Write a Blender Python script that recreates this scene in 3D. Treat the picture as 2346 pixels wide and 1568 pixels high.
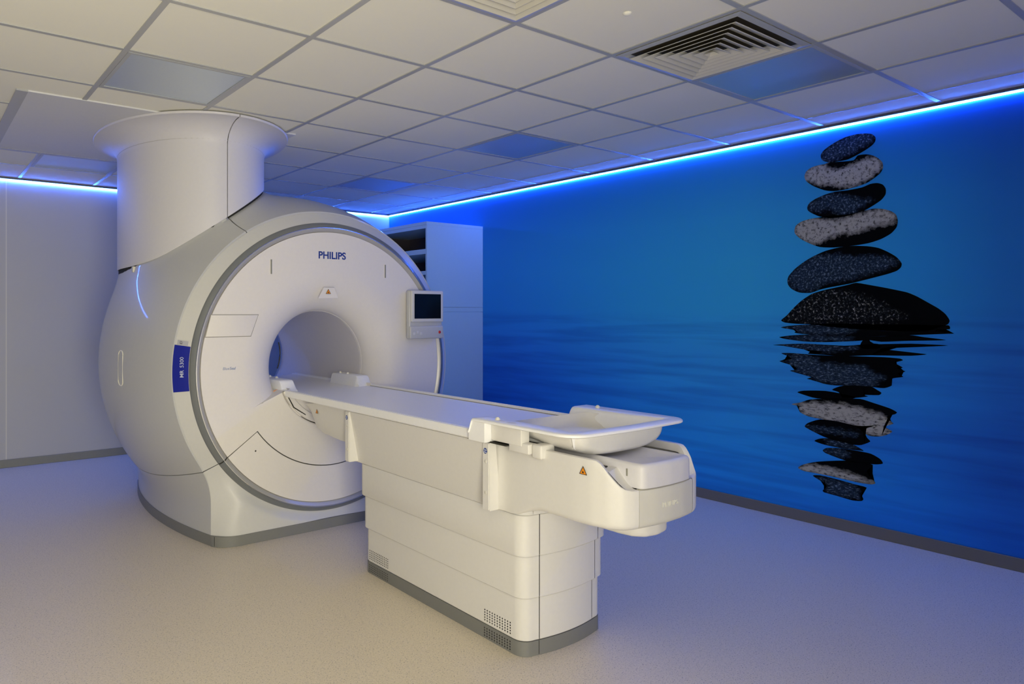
import bpy, bmesh, math, random
import numpy as np
from mathutils import Vector, Matrix
random.seed(7)
for o in list(bpy.data.objects): bpy.data.objects.remove(o)
SC = bpy.context.scene
COL = SC.collection
PI = math.pi

# ------------------------------------------------------------------ camera
cam_data = bpy.data.cameras.new('camera')
cam_data.sensor_fit = 'HORIZONTAL'; cam_data.sensor_width = 36.0
cam_data.lens = 1594.9 / 2346 * 36.0
cam_data.shift_x = (1173 - 921.7) / 2346
cam_data.shift_y = (715.4 - 784) / 2346
cam_data.clip_start = 0.05
cam = bpy.data.objects.new('camera', cam_data); COL.objects.link(cam)
cam.location = (-4.680, -6.857, 1.340)
cam.rotation_euler = (PI/2, 0, -0.6182)
SC.camera = cam

# ------------------------------------------------------------------ view, world, lamps
SC.view_settings.view_transform = 'Standard'
SC.view_settings.look = 'None'
SC.view_settings.gamma = 1.0
SC.view_settings.exposure = 0.0
SC.view_settings.use_curve_mapping = False
world = bpy.data.worlds.new('world'); SC.world = world; world.use_nodes = True
world.node_tree.nodes['Background'].inputs[0].default_value = (0.5, 0.55, 0.7, 1)
world.node_tree.nodes['Background'].inputs[1].default_value = 0.0
SC.cycles.max_bounces = 8; SC.cycles.diffuse_bounces = 5; SC.cycles.glossy_bounces = 4
SC.cycles.use_denoising = True
SC.cycles.sample_clamp_indirect = 4.0

def area_lamp(name, loc, target, sx, sy, power, colour):
    d = bpy.data.lights.new(name, 'AREA'); d.shape = 'RECTANGLE'; d.size = sx; d.size_y = sy
    d.energy = power; d.color = colour
    o = bpy.data.objects.new(name, d); COL.objects.link(o); o.location = loc
    v = Vector(target) - Vector(loc)
    o.rotation_euler = v.to_track_quat('-Z', 'Y').to_euler()
    return o
# light of the lit corridor falling in through the open door behind the camera
area_lamp('corridor_lamp', (-4.72, -8.0, 0.95), (-4.6, -4.0, 0.95), 1.45, 1.8, 152.0, (1.0, 0.93, 0.73))
LED_STRENGTH = 195.0
LED_COLOUR = (0.045, 0.165, 1.0)

# ------------------------------------------------------------------ materials
def nodes_of(m):
    return m.node_tree.nodes, m.node_tree.links
def mat(name, col, rough=0.5, metal=0.0, spec=0.5, coat=0.0, coat_rough=0.08, bump=None):
    m = bpy.data.materials.new(name); m.use_nodes = True
    n, l = nodes_of(m); b = n['Principled BSDF']
    b.inputs['Base Color'].default_value = (*col, 1)
    b.inputs['Roughness'].default_value = rough
    b.inputs['Metallic'].default_value = metal
    b.inputs['Specular IOR Level'].default_value = spec
    b.inputs['Coat Weight'].default_value = coat
    b.inputs['Coat Roughness'].default_value = coat_rough
    # faint mottling so that nothing is a single flat value
    tc = n.new('ShaderNodeTexCoord'); nz = n.new('ShaderNodeTexNoise'); nz.inputs['Scale'].default_value = bump[0] if bump else 60.0
    nz.inputs['Detail'].default_value = 3.0
    l.new(tc.outputs['Object'], nz.inputs['Vector'])
    mp = n.new('ShaderNodeMapRange'); mp.inputs['To Min'].default_value = 0.975; mp.inputs['To Max'].default_value = 1.025
    l.new(nz.outputs['Fac'], mp.inputs['Value'])
    mx = n.new('ShaderNodeMix'); mx.data_type = 'RGBA'; mx.blend_type = 'MULTIPLY'; mx.inputs['Factor'].default_value = 1.0
    mx.inputs['A'].default_value = (*col, 1)
    l.new(mp.outputs['Result'], mx.inputs['B']); l.new(mx.outputs['Result'], b.inputs['Base Color'])
    if bump:
        bp = n.new('ShaderNodeBump'); bp.inputs['Strength'].default_value = bump[1]; bp.inputs['Distance'].default_value = 0.001
        l.new(nz.outputs['Fac'], bp.inputs['Height']); l.new(bp.outputs['Normal'], b.inputs['Normal'])
    return m

M = {}
M['shell'] = mat('glossy_shell', (0.53, 0.54, 0.55), 0.42, coat=0.5, coat_rough=0.05)
M['disc'] = mat('matt_cream', (0.78, 0.755, 0.735), 0.5, spec=0.35)
M['band'] = mat('front_band', (0.63, 0.635, 0.635), 0.5, coat=0.1, coat_rough=0.25)
M['column'] = mat('column_white', (0.69, 0.685, 0.73), 0.45, spec=0.4)
M['table'] = mat('table_white', (0.75, 0.74, 0.72), 0.45, spec=0.4)
M['table_top'] = mat('table_top_white', (0.91, 0.92, 0.94), 0.32, spec=0.5)
M['cowl'] = mat('cowl_grey', (0.66, 0.65, 0.60), 0.45, spec=0.4)
M['bezel'] = mat('bezel_grey', (0.20, 0.215, 0.23), 0.28, metal=0.2)
M['lip'] = mat('lip_silver', (0.50, 0.49, 0.47), 0.32, metal=0.25)
M['chrome'] = mat('chrome_line', (0.85, 0.85, 0.85), 0.15, metal=0.9)
M['trim'] = mat('base_trim_grey', (0.20, 0.205, 0.20), 0.5)
M['dark'] = mat('dark_gap', (0.035, 0.035, 0.03), 0.8, spec=0.1)
M['black'] = mat('black_plastic', (0.012, 0.012, 0.014), 0.4)
M['screen'] = mat('dark_screen', (0.004, 0.006, 0.010), 0.12, spec=0.5)
M['groove'] = mat('groove_grey', (0.33, 0.32, 0.29), 0.7)
M['slot'] = mat('slot_olive', (0.24, 0.24, 0.20), 0.6)
M['red'] = mat('red_button', (0.55, 0.02, 0.02), 0.35)
M['blue_label'] = mat('blue_label', (0.001, 0.010, 0.30), 0.4)
M['letter_blue'] = mat('letter_blue', (0.018, 0.05, 0.27), 0.5)
M['letter_pale'] = mat('letter_pale_blue', (0.24, 0.30, 0.48), 0.5)
M['letter_white'] = mat('letter_white', (0.55, 0.60, 0.80), 0.5)
M['emboss'] = mat('emboss_cream', (0.74, 0.74, 0.68), 0.4)
M['paper'] = mat('paper_label', (0.42, 0.43, 0.50), 0.6)
M['ink'] = mat('label_ink', (0.08, 0.08, 0.10), 0.6)
M['orange'] = mat('warning_orange', (0.85, 0.30, 0.01), 0.5)
M['knob'] = mat('knob_cream', (0.86, 0.84, 0.74), 0.4)
M['wall'] = mat('wall_white', (0.49, 0.50, 0.515), 0.5, bump=(180, 0.05))
M['wall_dim'] = mat('wall_shell', (0.60, 0.60, 0.58), 0.7)
M['wall_far'] = mat('wall_left_dimmed', (0.22, 0.22, 0.22), 0.7)  # unseen wall, darkened to cut the light it bounces
M['skirt'] = mat('skirting_vinyl', (0.23, 0.235, 0.20), 0.45)
M['skirt_dark'] = mat('skirting_vinyl_grey', (0.15, 0.15, 0.155), 0.45)
M['tile'] = mat('ceiling_tile', (0.87, 0.86, 0.765), 0.75, spec=0.2, bump=(420, 0.12))
M['tbar'] = mat('ceiling_tee_bar', (0.42, 0.43, 0.44), 0.32, spec=0.5)
M['panel'] = mat('light_diffuser', (0.62, 0.69, 0.76), 0.40, metal=0.68)
M['panel_frame'] = mat('light_frame', (0.42, 0.44, 0.46), 0.4)
M['plate'] = mat('ceiling_plate', (0.66, 0.67, 0.70), 0.45)
M['vent'] = mat('vent_cream', (0.66, 0.64, 0.54), 0.45)
M['duct'] = mat('duct_shade', (0.05, 0.042, 0.025), 0.7)
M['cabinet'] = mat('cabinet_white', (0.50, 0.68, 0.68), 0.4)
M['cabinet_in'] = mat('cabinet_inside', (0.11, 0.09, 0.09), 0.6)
M['alu'] = mat('ledge_grey', (0.10, 0.11, 0.13), 0.5)

def led_material():
    m = bpy.data.materials.new('led_light'); m.use_nodes = True
    n, l = nodes_of(m); b = n['Principled BSDF']
    b.inputs['Base Color'].default_value = (0.6, 0.6, 0.6, 1)
    b.inputs['Emission Color'].default_value = (*LED_COLOUR, 1)
    b.inputs['Emission Strength'].default_value = LED_STRENGTH
    return m
M['led'] = led_material()

def floor_material():
    m = bpy.data.materials.new('speckled_vinyl'); m.use_nodes = True
    n, l = nodes_of(m); b = n['Principled BSDF']
    b.inputs['Roughness'].default_value = 0.42; b.inputs['Specular IOR Level'].default_value = 0.4
    tc = n.new('ShaderNodeTexCoord')
    def noise(scale, detail=2.0, sx=1, sy=1, rot=0.0):
        mp = n.new('ShaderNodeMapping'); mp.inputs['Scale'].default_value = (sx, sy, 1); mp.inputs['Rotation'].default_value = (0, 0, rot)
        l.new(tc.outputs['Object'], mp.inputs['Vector'])
        z = n.new('ShaderNodeTexNoise'); z.inputs['Scale'].default_value = scale; z.inputs['Detail'].default_value = detail
        l.new(mp.outputs['Vector'], z.inputs['Vector']); return z
    base = (0.74, 0.66, 0.52)
    def ramp(src, p0, p1, c0, c1):
        r = n.new('ShaderNodeValToRGB'); e = r.color_ramp.elements
        e[0].position = p0; e[0].color = (*c0, 1); e[1].position = p1; e[1].color = (*c1, 1)
        l.new(src.outputs['Fac'], r.inputs['Fac']); return r
    r0 = ramp(noise(120, 3), 0.3, 0.7, [c*0.93 for c in base], [c*1.06 for c in base])
    s1 = ramp(noise(150, 1.5, 1, 1.7, 0.5), 0.645, 0.675, (0, 0, 0), (1, 1, 1))
    s2 = ramp(noise(210, 1.5, 1.6, 1, 0.2), 0.655, 0.69, (0, 0, 0), (1, 1, 1))
    s3 = ramp(noise(170, 1.5, 1, 1.4, 1.3), 0.66, 0.69, (0, 0, 0), (1, 1, 1))
    def mix(fac, a, bcol):
        x = n.new('ShaderNodeMix'); x.data_type = 'RGBA'
        l.new(fac.outputs['Color'], x.inputs['Factor']); l.new(a, x.inputs['A']); x.inputs['B'].default_value = (*bcol, 1)
        return x.outputs['Result']
    c = mix(s1, r0.outputs['Color'], (0.25, 0.225, 0.21))
    c = mix(s2, c, (0.36, 0.33, 0.31))
    c = mix(s3, c, (0.80, 0.75, 0.70))
    l.new(c, b.inputs['Base Color'])
    return m
M['floor'] = floor_material()

MURAL_AT = (-.002, -3.6, 1.25)
def mural_material():
    """printed seascape: teal-blue water and sky with drawn ripples and painted light falloff (object coordinates, X=0 plane: Y along, Z up)"""
    m = bpy.data.materials.new('printed_seascape'); m.use_nodes = True
    n, l = nodes_of(m); b = n['Principled BSDF']
    b.inputs['Roughness'].default_value = 0.55; b.inputs['Specular IOR Level'].default_value = 0.25
    tc = n.new('ShaderNodeTexCoord'); wp = n.new('ShaderNodeVectorMath'); wp.operation = 'ADD'; wp.inputs[1].default_value = MURAL_AT
    l.new(tc.outputs['Object'], wp.inputs[0]); sp = n.new('ShaderNodeSeparateXYZ'); l.new(wp.outputs[0], sp.inputs[0])
    def math_(op, a, bb=None, c=None):
        x = n.new('ShaderNodeMath'); x.operation = op
        for i, v in enumerate((a, bb, c)):
            if v is None: continue
            if isinstance(v, (int, float)): x.inputs[i].default_value = v
            else: l.new(v, x.inputs[i])
        return x.outputs[0]
    y, z = sp.outputs['Y'], sp.outputs['Z']
    # vertical: printed blue-teal-blue, with blue raised low down to offset strip falloff
    vr = n.new('ShaderNodeValToRGB'); l.new(math_('DIVIDE', z, 2.5), vr.inputs['Fac'])
    el = vr.color_ramp.elements
    stops = [(0.0, (0.014, 0.29, 0.97)), (0.15, (0.018, 0.34, 0.97)), (0.27, (0.026, 0.37, 0.97)), (0.42, (0.034, 0.40, 0.93)), (0.55, (0.034, 0.46, 0.90)), (0.68, (0.034, 0.46, 0.88)), (0.80, (0.031, 0.41, 0.82)), (0.90, (0.022, 0.32, 0.72)), (1.0, (0.016, 0.24, 0.62))]
    el[0].position, el[0].color = stops[0][0], (*stops[0][1], 1)
    el[1].position, el[1].color = stops[-1][0], (*stops[-1][1], 1)
    for p, c in stops[1:-1]:
        e = el.new(p); e.color = (*c, 1)
    # horizontal: bluer ends, paler teal patch by the stones, near-end light falloff painted in
    hr = n.new('ShaderNodeValToRGB'); l.new(math_('DIVIDE', math_('MULTIPLY', y, -1.0), 7.0), hr.inputs['Fac'])
    he = hr.color_ramp.elements
    hs = [(0.0, (0.80, 0.70, 0.94)), (0.28, (0.85, 0.74, 0.96)), (0.40, (0.95, 0.86, 0.96)), (0.53, (1.0, 0.97, 0.98)), (0.62, (1.0, 1.0, 1.0)), (0.69, (0.75, 0.86, 0.98)), (0.765, (0.42, 0.68, 0.93)), (0.815, (0.26, 0.45, 0.76)), (1.0, (0.2, 0.26, 0.6))]
    he[0].position, he[0].color = hs[0][0], (*hs[0][1], 1)
    he[1].position, he[1].color = hs[-1][0], (*hs[-1][1], 1)
    for p, c in hs[1:-1]:
        e = he.new(p); e.color = (*c, 1)
    mx = n.new('ShaderNodeMix'); mx.data_type = 'RGBA'; mx.blend_type = 'MULTIPLY'; mx.inputs['Factor'].default_value = 1
    l.new(vr.outputs['Color'], mx.inputs['A']); l.new(hr.outputs['Color'], mx.inputs['B'])
    # ripples: noise stretched along the wall, only below the water line
    def ripple(sy, sz, scale, w0, w1):
        mp = n.new('ShaderNodeMapping'); mp.inputs['Scale'].default_value = (1, sy, sz)
        l.new(tc.outputs['Object'], mp.inputs['Vector'])
        nz = n.new('ShaderNodeTexNoise'); nz.inputs['Scale'].default_value = scale; nz.inputs['Detail'].default_value = 3; nz.inputs['Distortion'].default_value = 0.4
        l.new(mp.outputs['Vector'], nz.inputs['Vector'])
        mr = n.new('ShaderNodeMapRange'); mr.inputs['From Min'].default_value = 0.42; mr.inputs['From Max'].default_value = 0.66
        mr.inputs['To Min'].default_value = 1.0; mr.inputs['To Max'].default_value = 0.72
        l.new(nz.outputs['Fac'], mr.inputs['Value'])
        wt = n.new('ShaderNodeMapRange'); wt.interpolation_type = 'SMOOTHSTEP'
        wt.inputs['From Min'].default_value = w0; wt.inputs['From Max'].default_value = w1
        l.new(z, wt.inputs['Value'])
        return math_('ADD', math_('MULTIPLY', math_('SUBTRACT', mr.outputs['Result'], 1.0), wt.outputs['Result']), 1.0)
    rp = math_('MULTIPLY', ripple(0.55, 9.0, 1.6, 1.38, 1.24), ripple(0.35, 2.6, 1.1, 1.2, 0.7))
    cb = n.new('ShaderNodeCombineColor'); l.new(rp, cb.inputs[0])
    l.new(math_('POWER', rp, 0.95), cb.inputs[1]); l.new(math_('POWER', rp, 0.5), cb.inputs[2])
    m2 = n.new('ShaderNodeMix'); m2.data_type = 'RGBA'; m2.blend_type = 'MULTIPLY'; m2.inputs['Factor'].default_value = 1
    l.new(mx.outputs['Result'], m2.inputs['A']); l.new(cb.outputs['Color'], m2.inputs['B'])
    l.new(m2.outputs['Result'], b.inputs['Base Color'])
    return m
M['mural'] = mural_material()

def stone_material(kind, stretch=1.0):
    """speckled pebble print; the attribute 'face' draws the pebble's pale face against its black edge"""
    m = bpy.data.materials.new('pebble_print'); m.use_nodes = True
    n, l = nodes_of(m); b = n['Principled BSDF']; b.inputs['Roughness'].default_value = 0.7; b.inputs['Specular IOR Level'].default_value = 0.04
    tc = n.new('ShaderNodeTexCoord'); at = n.new('ShaderNodeAttribute'); at.attribute_name = 'face'
    mp = n.new('ShaderNodeMapping'); mp.inputs['Scale'].default_value = (1, 1.0 / stretch, stretch); l.new(tc.outputs['Object'], mp.inputs['Vector'])
    n1 = n.new('ShaderNodeTexNoise'); n1.inputs['Scale'].default_value = {'d': 78, 'l': 48, 'm': 70}[kind]; n1.inputs['Detail'].default_value = 4; n1.inputs['Roughness'].default_value = 0.7
    l.new(mp.outputs['Vector'], n1.inputs['Vector'])
    r = n.new('ShaderNodeValToRGB'); e = r.color_ramp.elements; l.new(n1.outputs['Fac'], r.inputs['Fac'])
    if kind == 'd':
        e[0].position, e[0].color = 0.36, (0.008, 0.015, 0.030, 1); e[1].position, e[1].color = 0.68, (0.19, 0.27, 0.38, 1)
        x = e.new(0.54); x.color = (0.022, 0.042, 0.075, 1)
    elif kind == 'l':
        e[0].position, e[0].color = 0.33, (0.03, 0.034, 0.035, 1); e[1].position, e[1].color = 0.50, (0.42, 0.42, 0.40, 1)
    else:
        e[0].position, e[0].color = 0.47, (0.004, 0.005, 0.006, 1); e[1].position, e[1].color = 0.66, (0.36, 0.37, 0.34, 1)
        x = e.new(0.57); x.color = (0.02, 0.025, 0.03, 1)
    n2 = n.new('ShaderNodeTexNoise'); n2.inputs['Scale'].default_value = 36; n2.inputs['Detail'].default_value = 4
    l.new(mp.outputs['Vector'], n2.inputs['Vector'])
    ad = n.new('ShaderNodeMath'); ad.operation = 'MULTIPLY_ADD'; l.new(n2.outputs['Fac'], ad.inputs[0]); ad.inputs[1].default_value = 0.9
    sb = n.new('ShaderNodeMath'); sb.operation = 'SUBTRACT'; l.new(at.outputs['Fac'], sb.inputs[0]); sb.inputs[1].default_value = 0.36
    l.new(sb.outputs[0], ad.inputs[2])
    mr = n.new('ShaderNodeMapRange'); mr.inputs['From Min'].default_value = 0.30; mr.inputs['From Max'].default_value = 0.80
    l.new(ad.outputs[0], mr.inputs['Value'])
    mx = n.new('ShaderNodeMix'); mx.data_type = 'RGBA'; l.new(mr.outputs['Result'], mx.inputs['Factor'])
    mx.inputs['A'].default_value = (0.0015, 0.002, 0.003, 1); l.new(r.outputs['Color'], mx.inputs['B'])
    l.new(mx.outputs['Result'], b.inputs['Base Color'])
    return m
for _k in 'dlm': M['pebble_' + _k] = stone_material(_k)
M['refl_d'] = stone_material('d', 1.6); M['refl_l'] = stone_material('l', 1.6)

# ------------------------------------------------------------------ object helpers
def tag(o, label, cat, group=None, kind=None):
    o['label'] = label; o['category'] = cat
    if group: o['group'] = group
    if kind: o['kind'] = kind
    return o
def thing(name, loc, label, cat, group=None):
    o = bpy.data.objects.new(name, None); COL.objects.link(o); o.location = loc
    o.empty_display_size = 0.1
    return tag(o, label, cat, group)
def root_loc(p):
    v = Vector((0, 0, 0))
    while p is not None: v += p.location; p = p.parent
    return v
def obj(name, bm, m, parent=None, smooth=True, angle=35, label=None, kind=None):
    """bm holds WORLD coordinates; they are moved into the parent's frame"""
    if parent is not None:
        off = root_loc(parent)
        for v in bm.verts: v.co -= off
    bmesh.ops.recalc_face_normals(bm, faces=bm.faces[:]) if not bm.faces.layers.int.get('keep') else None
    me = bpy.data.meshes.new(name); bm.to_mesh(me); bm.free()
    me.materials.append(m)
    if smooth:
        me.polygons.foreach_set('use_smooth', [True]*len(me.polygons))
        me.set_sharp_from_angle(angle=math.radians(angle))
    o = bpy.data.objects.new(name, me); COL.objects.link(o); o.parent = parent
    if label: o['label'] = label
    if kind: o['kind'] = kind
    return o
def structure(name, bm, m, smooth=False):
    o = obj(name, bm, m, None, smooth); o['kind'] = 'structure'; return o

def new(): return bmesh.new()
def box(bm, x0, x1, y0, y1, z0, z1, bevel=0.0, seg=3):
    r = bmesh.ops.create_cube(bm, size=1.0)
    vs = r['verts']
    for v in vs:
        v.co = Vector((x0 + (v.co.x+.5)*(x1-x0), y0 + (v.co.y+.5)*(y1-y0), z0 + (v.co.z+.5)*(z1-z0)))
    if bevel > 0:
        es = list({e for v in vs for e in v.link_edges})
        bmesh.ops.bevel(bm, geom=es, offset=bevel, segments=seg, profile=0.5, affect='EDGES')
    return bm
def B(x0, x1, y0, y1, z0, z1, bevel=0.0, seg=3): return box(new(), x0, x1, y0, y1, z0, z1, bevel, seg)
def grid(bm, P, close_u=False, close_v=False):
    """P[n][m][3] -> quads"""
    P = np.asarray(P, float); n, m = P.shape[:2]
    V = [[bm.verts.new(P[i, j]) for j in range(m)] for i in range(n)]
    for i in range(n if close_u else n-1):
        for j in range(m if close_v else m-1):
            a, b, c, d = V[i][j], V[(i+1) % n][j], V[(i+1) % n][(j+1) % m], V[i][(j+1) % m]
            try: bm.faces.new((a, b, c, d))
            except ValueError: pass
    return V
def pad(P, off, sides='udlr'):
    """copy the border rows of a grid, pushed by off(p), so the panel gets a turned-in edge"""
    P = np.asarray(P, float)
    if 'l' in sides: P = np.concatenate([off(P[:, :1]), P], 1)
    if 'r' in sides: P = np.concatenate([P, off(P[:, -1:])], 1)
    if 'u' in sides: P = np.concatenate([off(P[:1]), P], 0)
    if 'd' in sides: P = np.concatenate([P, off(P[-1:])], 0)
    return P
def prism(bm, poly, axis, a, b):
    """extrude a 2-D polygon; axis 'x': poly=(y,z), 'y': (x,z), 'z': (x,y)"""
    def mk(p, t): return {'x': (t, p[0], p[1]), 'y': (p[0], t, p[1]), 'z': (p[0], p[1], t)}[axis]
    va = [bm.verts.new(mk(p, a)) for p in poly]; vb = [bm.verts.new(mk(p, b)) for p in poly]
    n = len(poly)
    bm.faces.new(va); bm.faces.new(list(reversed(vb)))
    for i in range(n): bm.faces.new((va[i], vb[i], vb[(i+1) % n], va[(i+1) % n]))
    return bm
def tube(bm, pts, r, seg=8):
    pts = [Vector(p) for p in pts]; rings = []
    for i, p in enumerate(pts):
        t = (pts[min(i+1, len(pts)-1)] - pts[max(i-1, 0)]).normalized()
        a = t.cross(Vector((0, 0, 1)))
        if a.length < 0.05: a = t.cross(Vector((1, 0, 0)))
        a.normalize(); c = t.cross(a)
        rings.append([p + r*(math.cos(2*PI*k/seg)*a + math.sin(2*PI*k/seg)*c) for k in range(seg)])
    grid(bm, [[tuple(v) for v in q] for q in rings], close_v=True)
    return bm
def dome(bm, c, r, h, axis='z', seg=16, rings=5):
    P = []
    for i in range(rings+1):
        a = PI/2*i/rings
        row = []
        for k in range(seg):
            t = 2*PI*k/seg; rr = r*math.cos(a); hh = h*math.sin(a)
            if axis == 'z': row.append((c[0]+rr*math.cos(t), c[1]+rr*math.sin(t), c[2]+hh))
            elif axis == '-y': row.append((c[0]+rr*math.cos(t), c[1]-hh, c[2]+rr*math.sin(t)))
            else: row.append((c[0]-hh, c[1]+rr*math.cos(t), c[2]+rr*math.sin(t)))
        P.append(row)
    grid(bm, P, close_v=True); return bm
def lettering(name, text, size, origin, xdir, ydir, m, parent, depth=0.0008, bold=0.0, align='CENTER', label=None, shear=0.0):
    """text laid on the plane spanned by xdir, ydir at origin (world)"""
    cu = bpy.data.curves.new('lettering', 'FONT'); cu.body = text; cu.size = size
    cu.align_x = align; cu.align_y = 'CENTER'; cu.extrude = depth; cu.offset = bold; cu.shear = shear
    t = bpy.data.objects.new('lettering', cu); COL.objects.link(t)
    dg = bpy.context.evaluated_depsgraph_get(); me = bpy.data.meshes.new_from_object(t.evaluated_get(dg))
    bpy.data.objects.remove(t)
    X = Vector(xdir).normalized(); Y = Vector(ydir).normalized(); Z = X.cross(Y)
    mt = Matrix((X, Y, Z)).transposed().to_4x4(); mt.translation = Vector(origin) - (root_loc(parent) if parent else Vector())
    me.transform(mt); me.materials.clear(); me.materials.append(m); me.name = name
    o = bpy.data.objects.new(name, me); COL.objects.link(o); o.parent = parent
    if label: o['label'] = label
    return o

# ================================================================== THE ROOM
XL, XR, YF, YB, ZC = -6.6, 0.0, -7.5, 0.0, 2.5
structure('floor', B(XL-.1, XR+.1, YF-.1, YB+.1, -0.1, 0.0), M['floor'])
structure('ceiling', B(XL-.1, XR+.1, YF-.1, YB+.1, ZC, ZC+0.1), M['tile'])
structure('wall_right', B(XR, XR+.12, YF, YB, 0, ZC), M['wall'])
structure('wall_back', B(XL, XR, YB, YB+.12, 0, ZC), M['wall'])
structure('wall_left', B(XL-.12, XL, YF, YB, 0, ZC), M['wall_far'])
bm = new()                                            # front wall around the open door behind the camera
box(bm, XL, -5.65, YF-.12, YF, 0, ZC); box(bm, -4.12, XR, YF-.12, YF, 0, ZC); box(bm, -5.65, -4.12, YF-.12, YF, 2.2, ZC)
structure('wall_front', bm, M['wall_dim'])
structure('baseboard_right', B(-.012, 0, YF, YB, 0, .070, .003, 2), M['skirt_dark'])
structure('baseboard_back', B(XL, -.012, -.012, 0, 0, .070, .003, 2), M['skirt'])
structure('trim_1', B(-3.990, -3.981, -.002, .001, .07, ZC), M['cowl'])           # panel joint of the back wall
structure('trim_2', B(-.010, .0, -.010, .0, .07, ZC), M['wall'])                    # corner bead

# ceiling grid: tee bars 24 mm wide on a 600 mm raster
UL = [-0.893 - 0.6*i for i in range(0, 10)]; HL = [-0.648 - 0.6*j for j in range(0, 12)]
bm = new()
for x in UL: box(bm, x-.012, x+.012, YF, YB-.02, ZC-.0045, ZC+.002)
for y in HL: box(bm, XL, -.02, y-.012, y+.012, ZC-.0040, ZC+.002)
box(bm, -.299, -.287, YF, YB-.02, ZC-.003, ZC+.002)
structure('trim_3', bm, M['tbar'])
bm = new(); box(bm, -.030, 0, YF, YB, ZC-.016, ZC+.001); structure('trim_4', bm, M['alu'])     # dark ledge over the light strips
bm = new(); box(bm, XL, -.030, -.030, 0, ZC-.016, ZC+.001); structure('trim_5', bm, M['alu'])

# LED strips below the ledge
t = tag(obj('led_strip', B(-.012, -.002, YF+.05, -.014, ZC-.0235, ZC-.0170, .002, 2), M['led']),
        'long glowing blue LED strip along the top of the pebble mural wall', 'light strip', 'blue ceiling edge strips')
t = tag(obj('led_strip', B(XL+.05, -.014, -.012, -.002, ZC-.0235, ZC-.0170, .002, 2), M['led']),
        'glowing blue LED strip along the top of the plain white back wall', 'light strip', 'blue ceiling edge strips')

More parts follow.
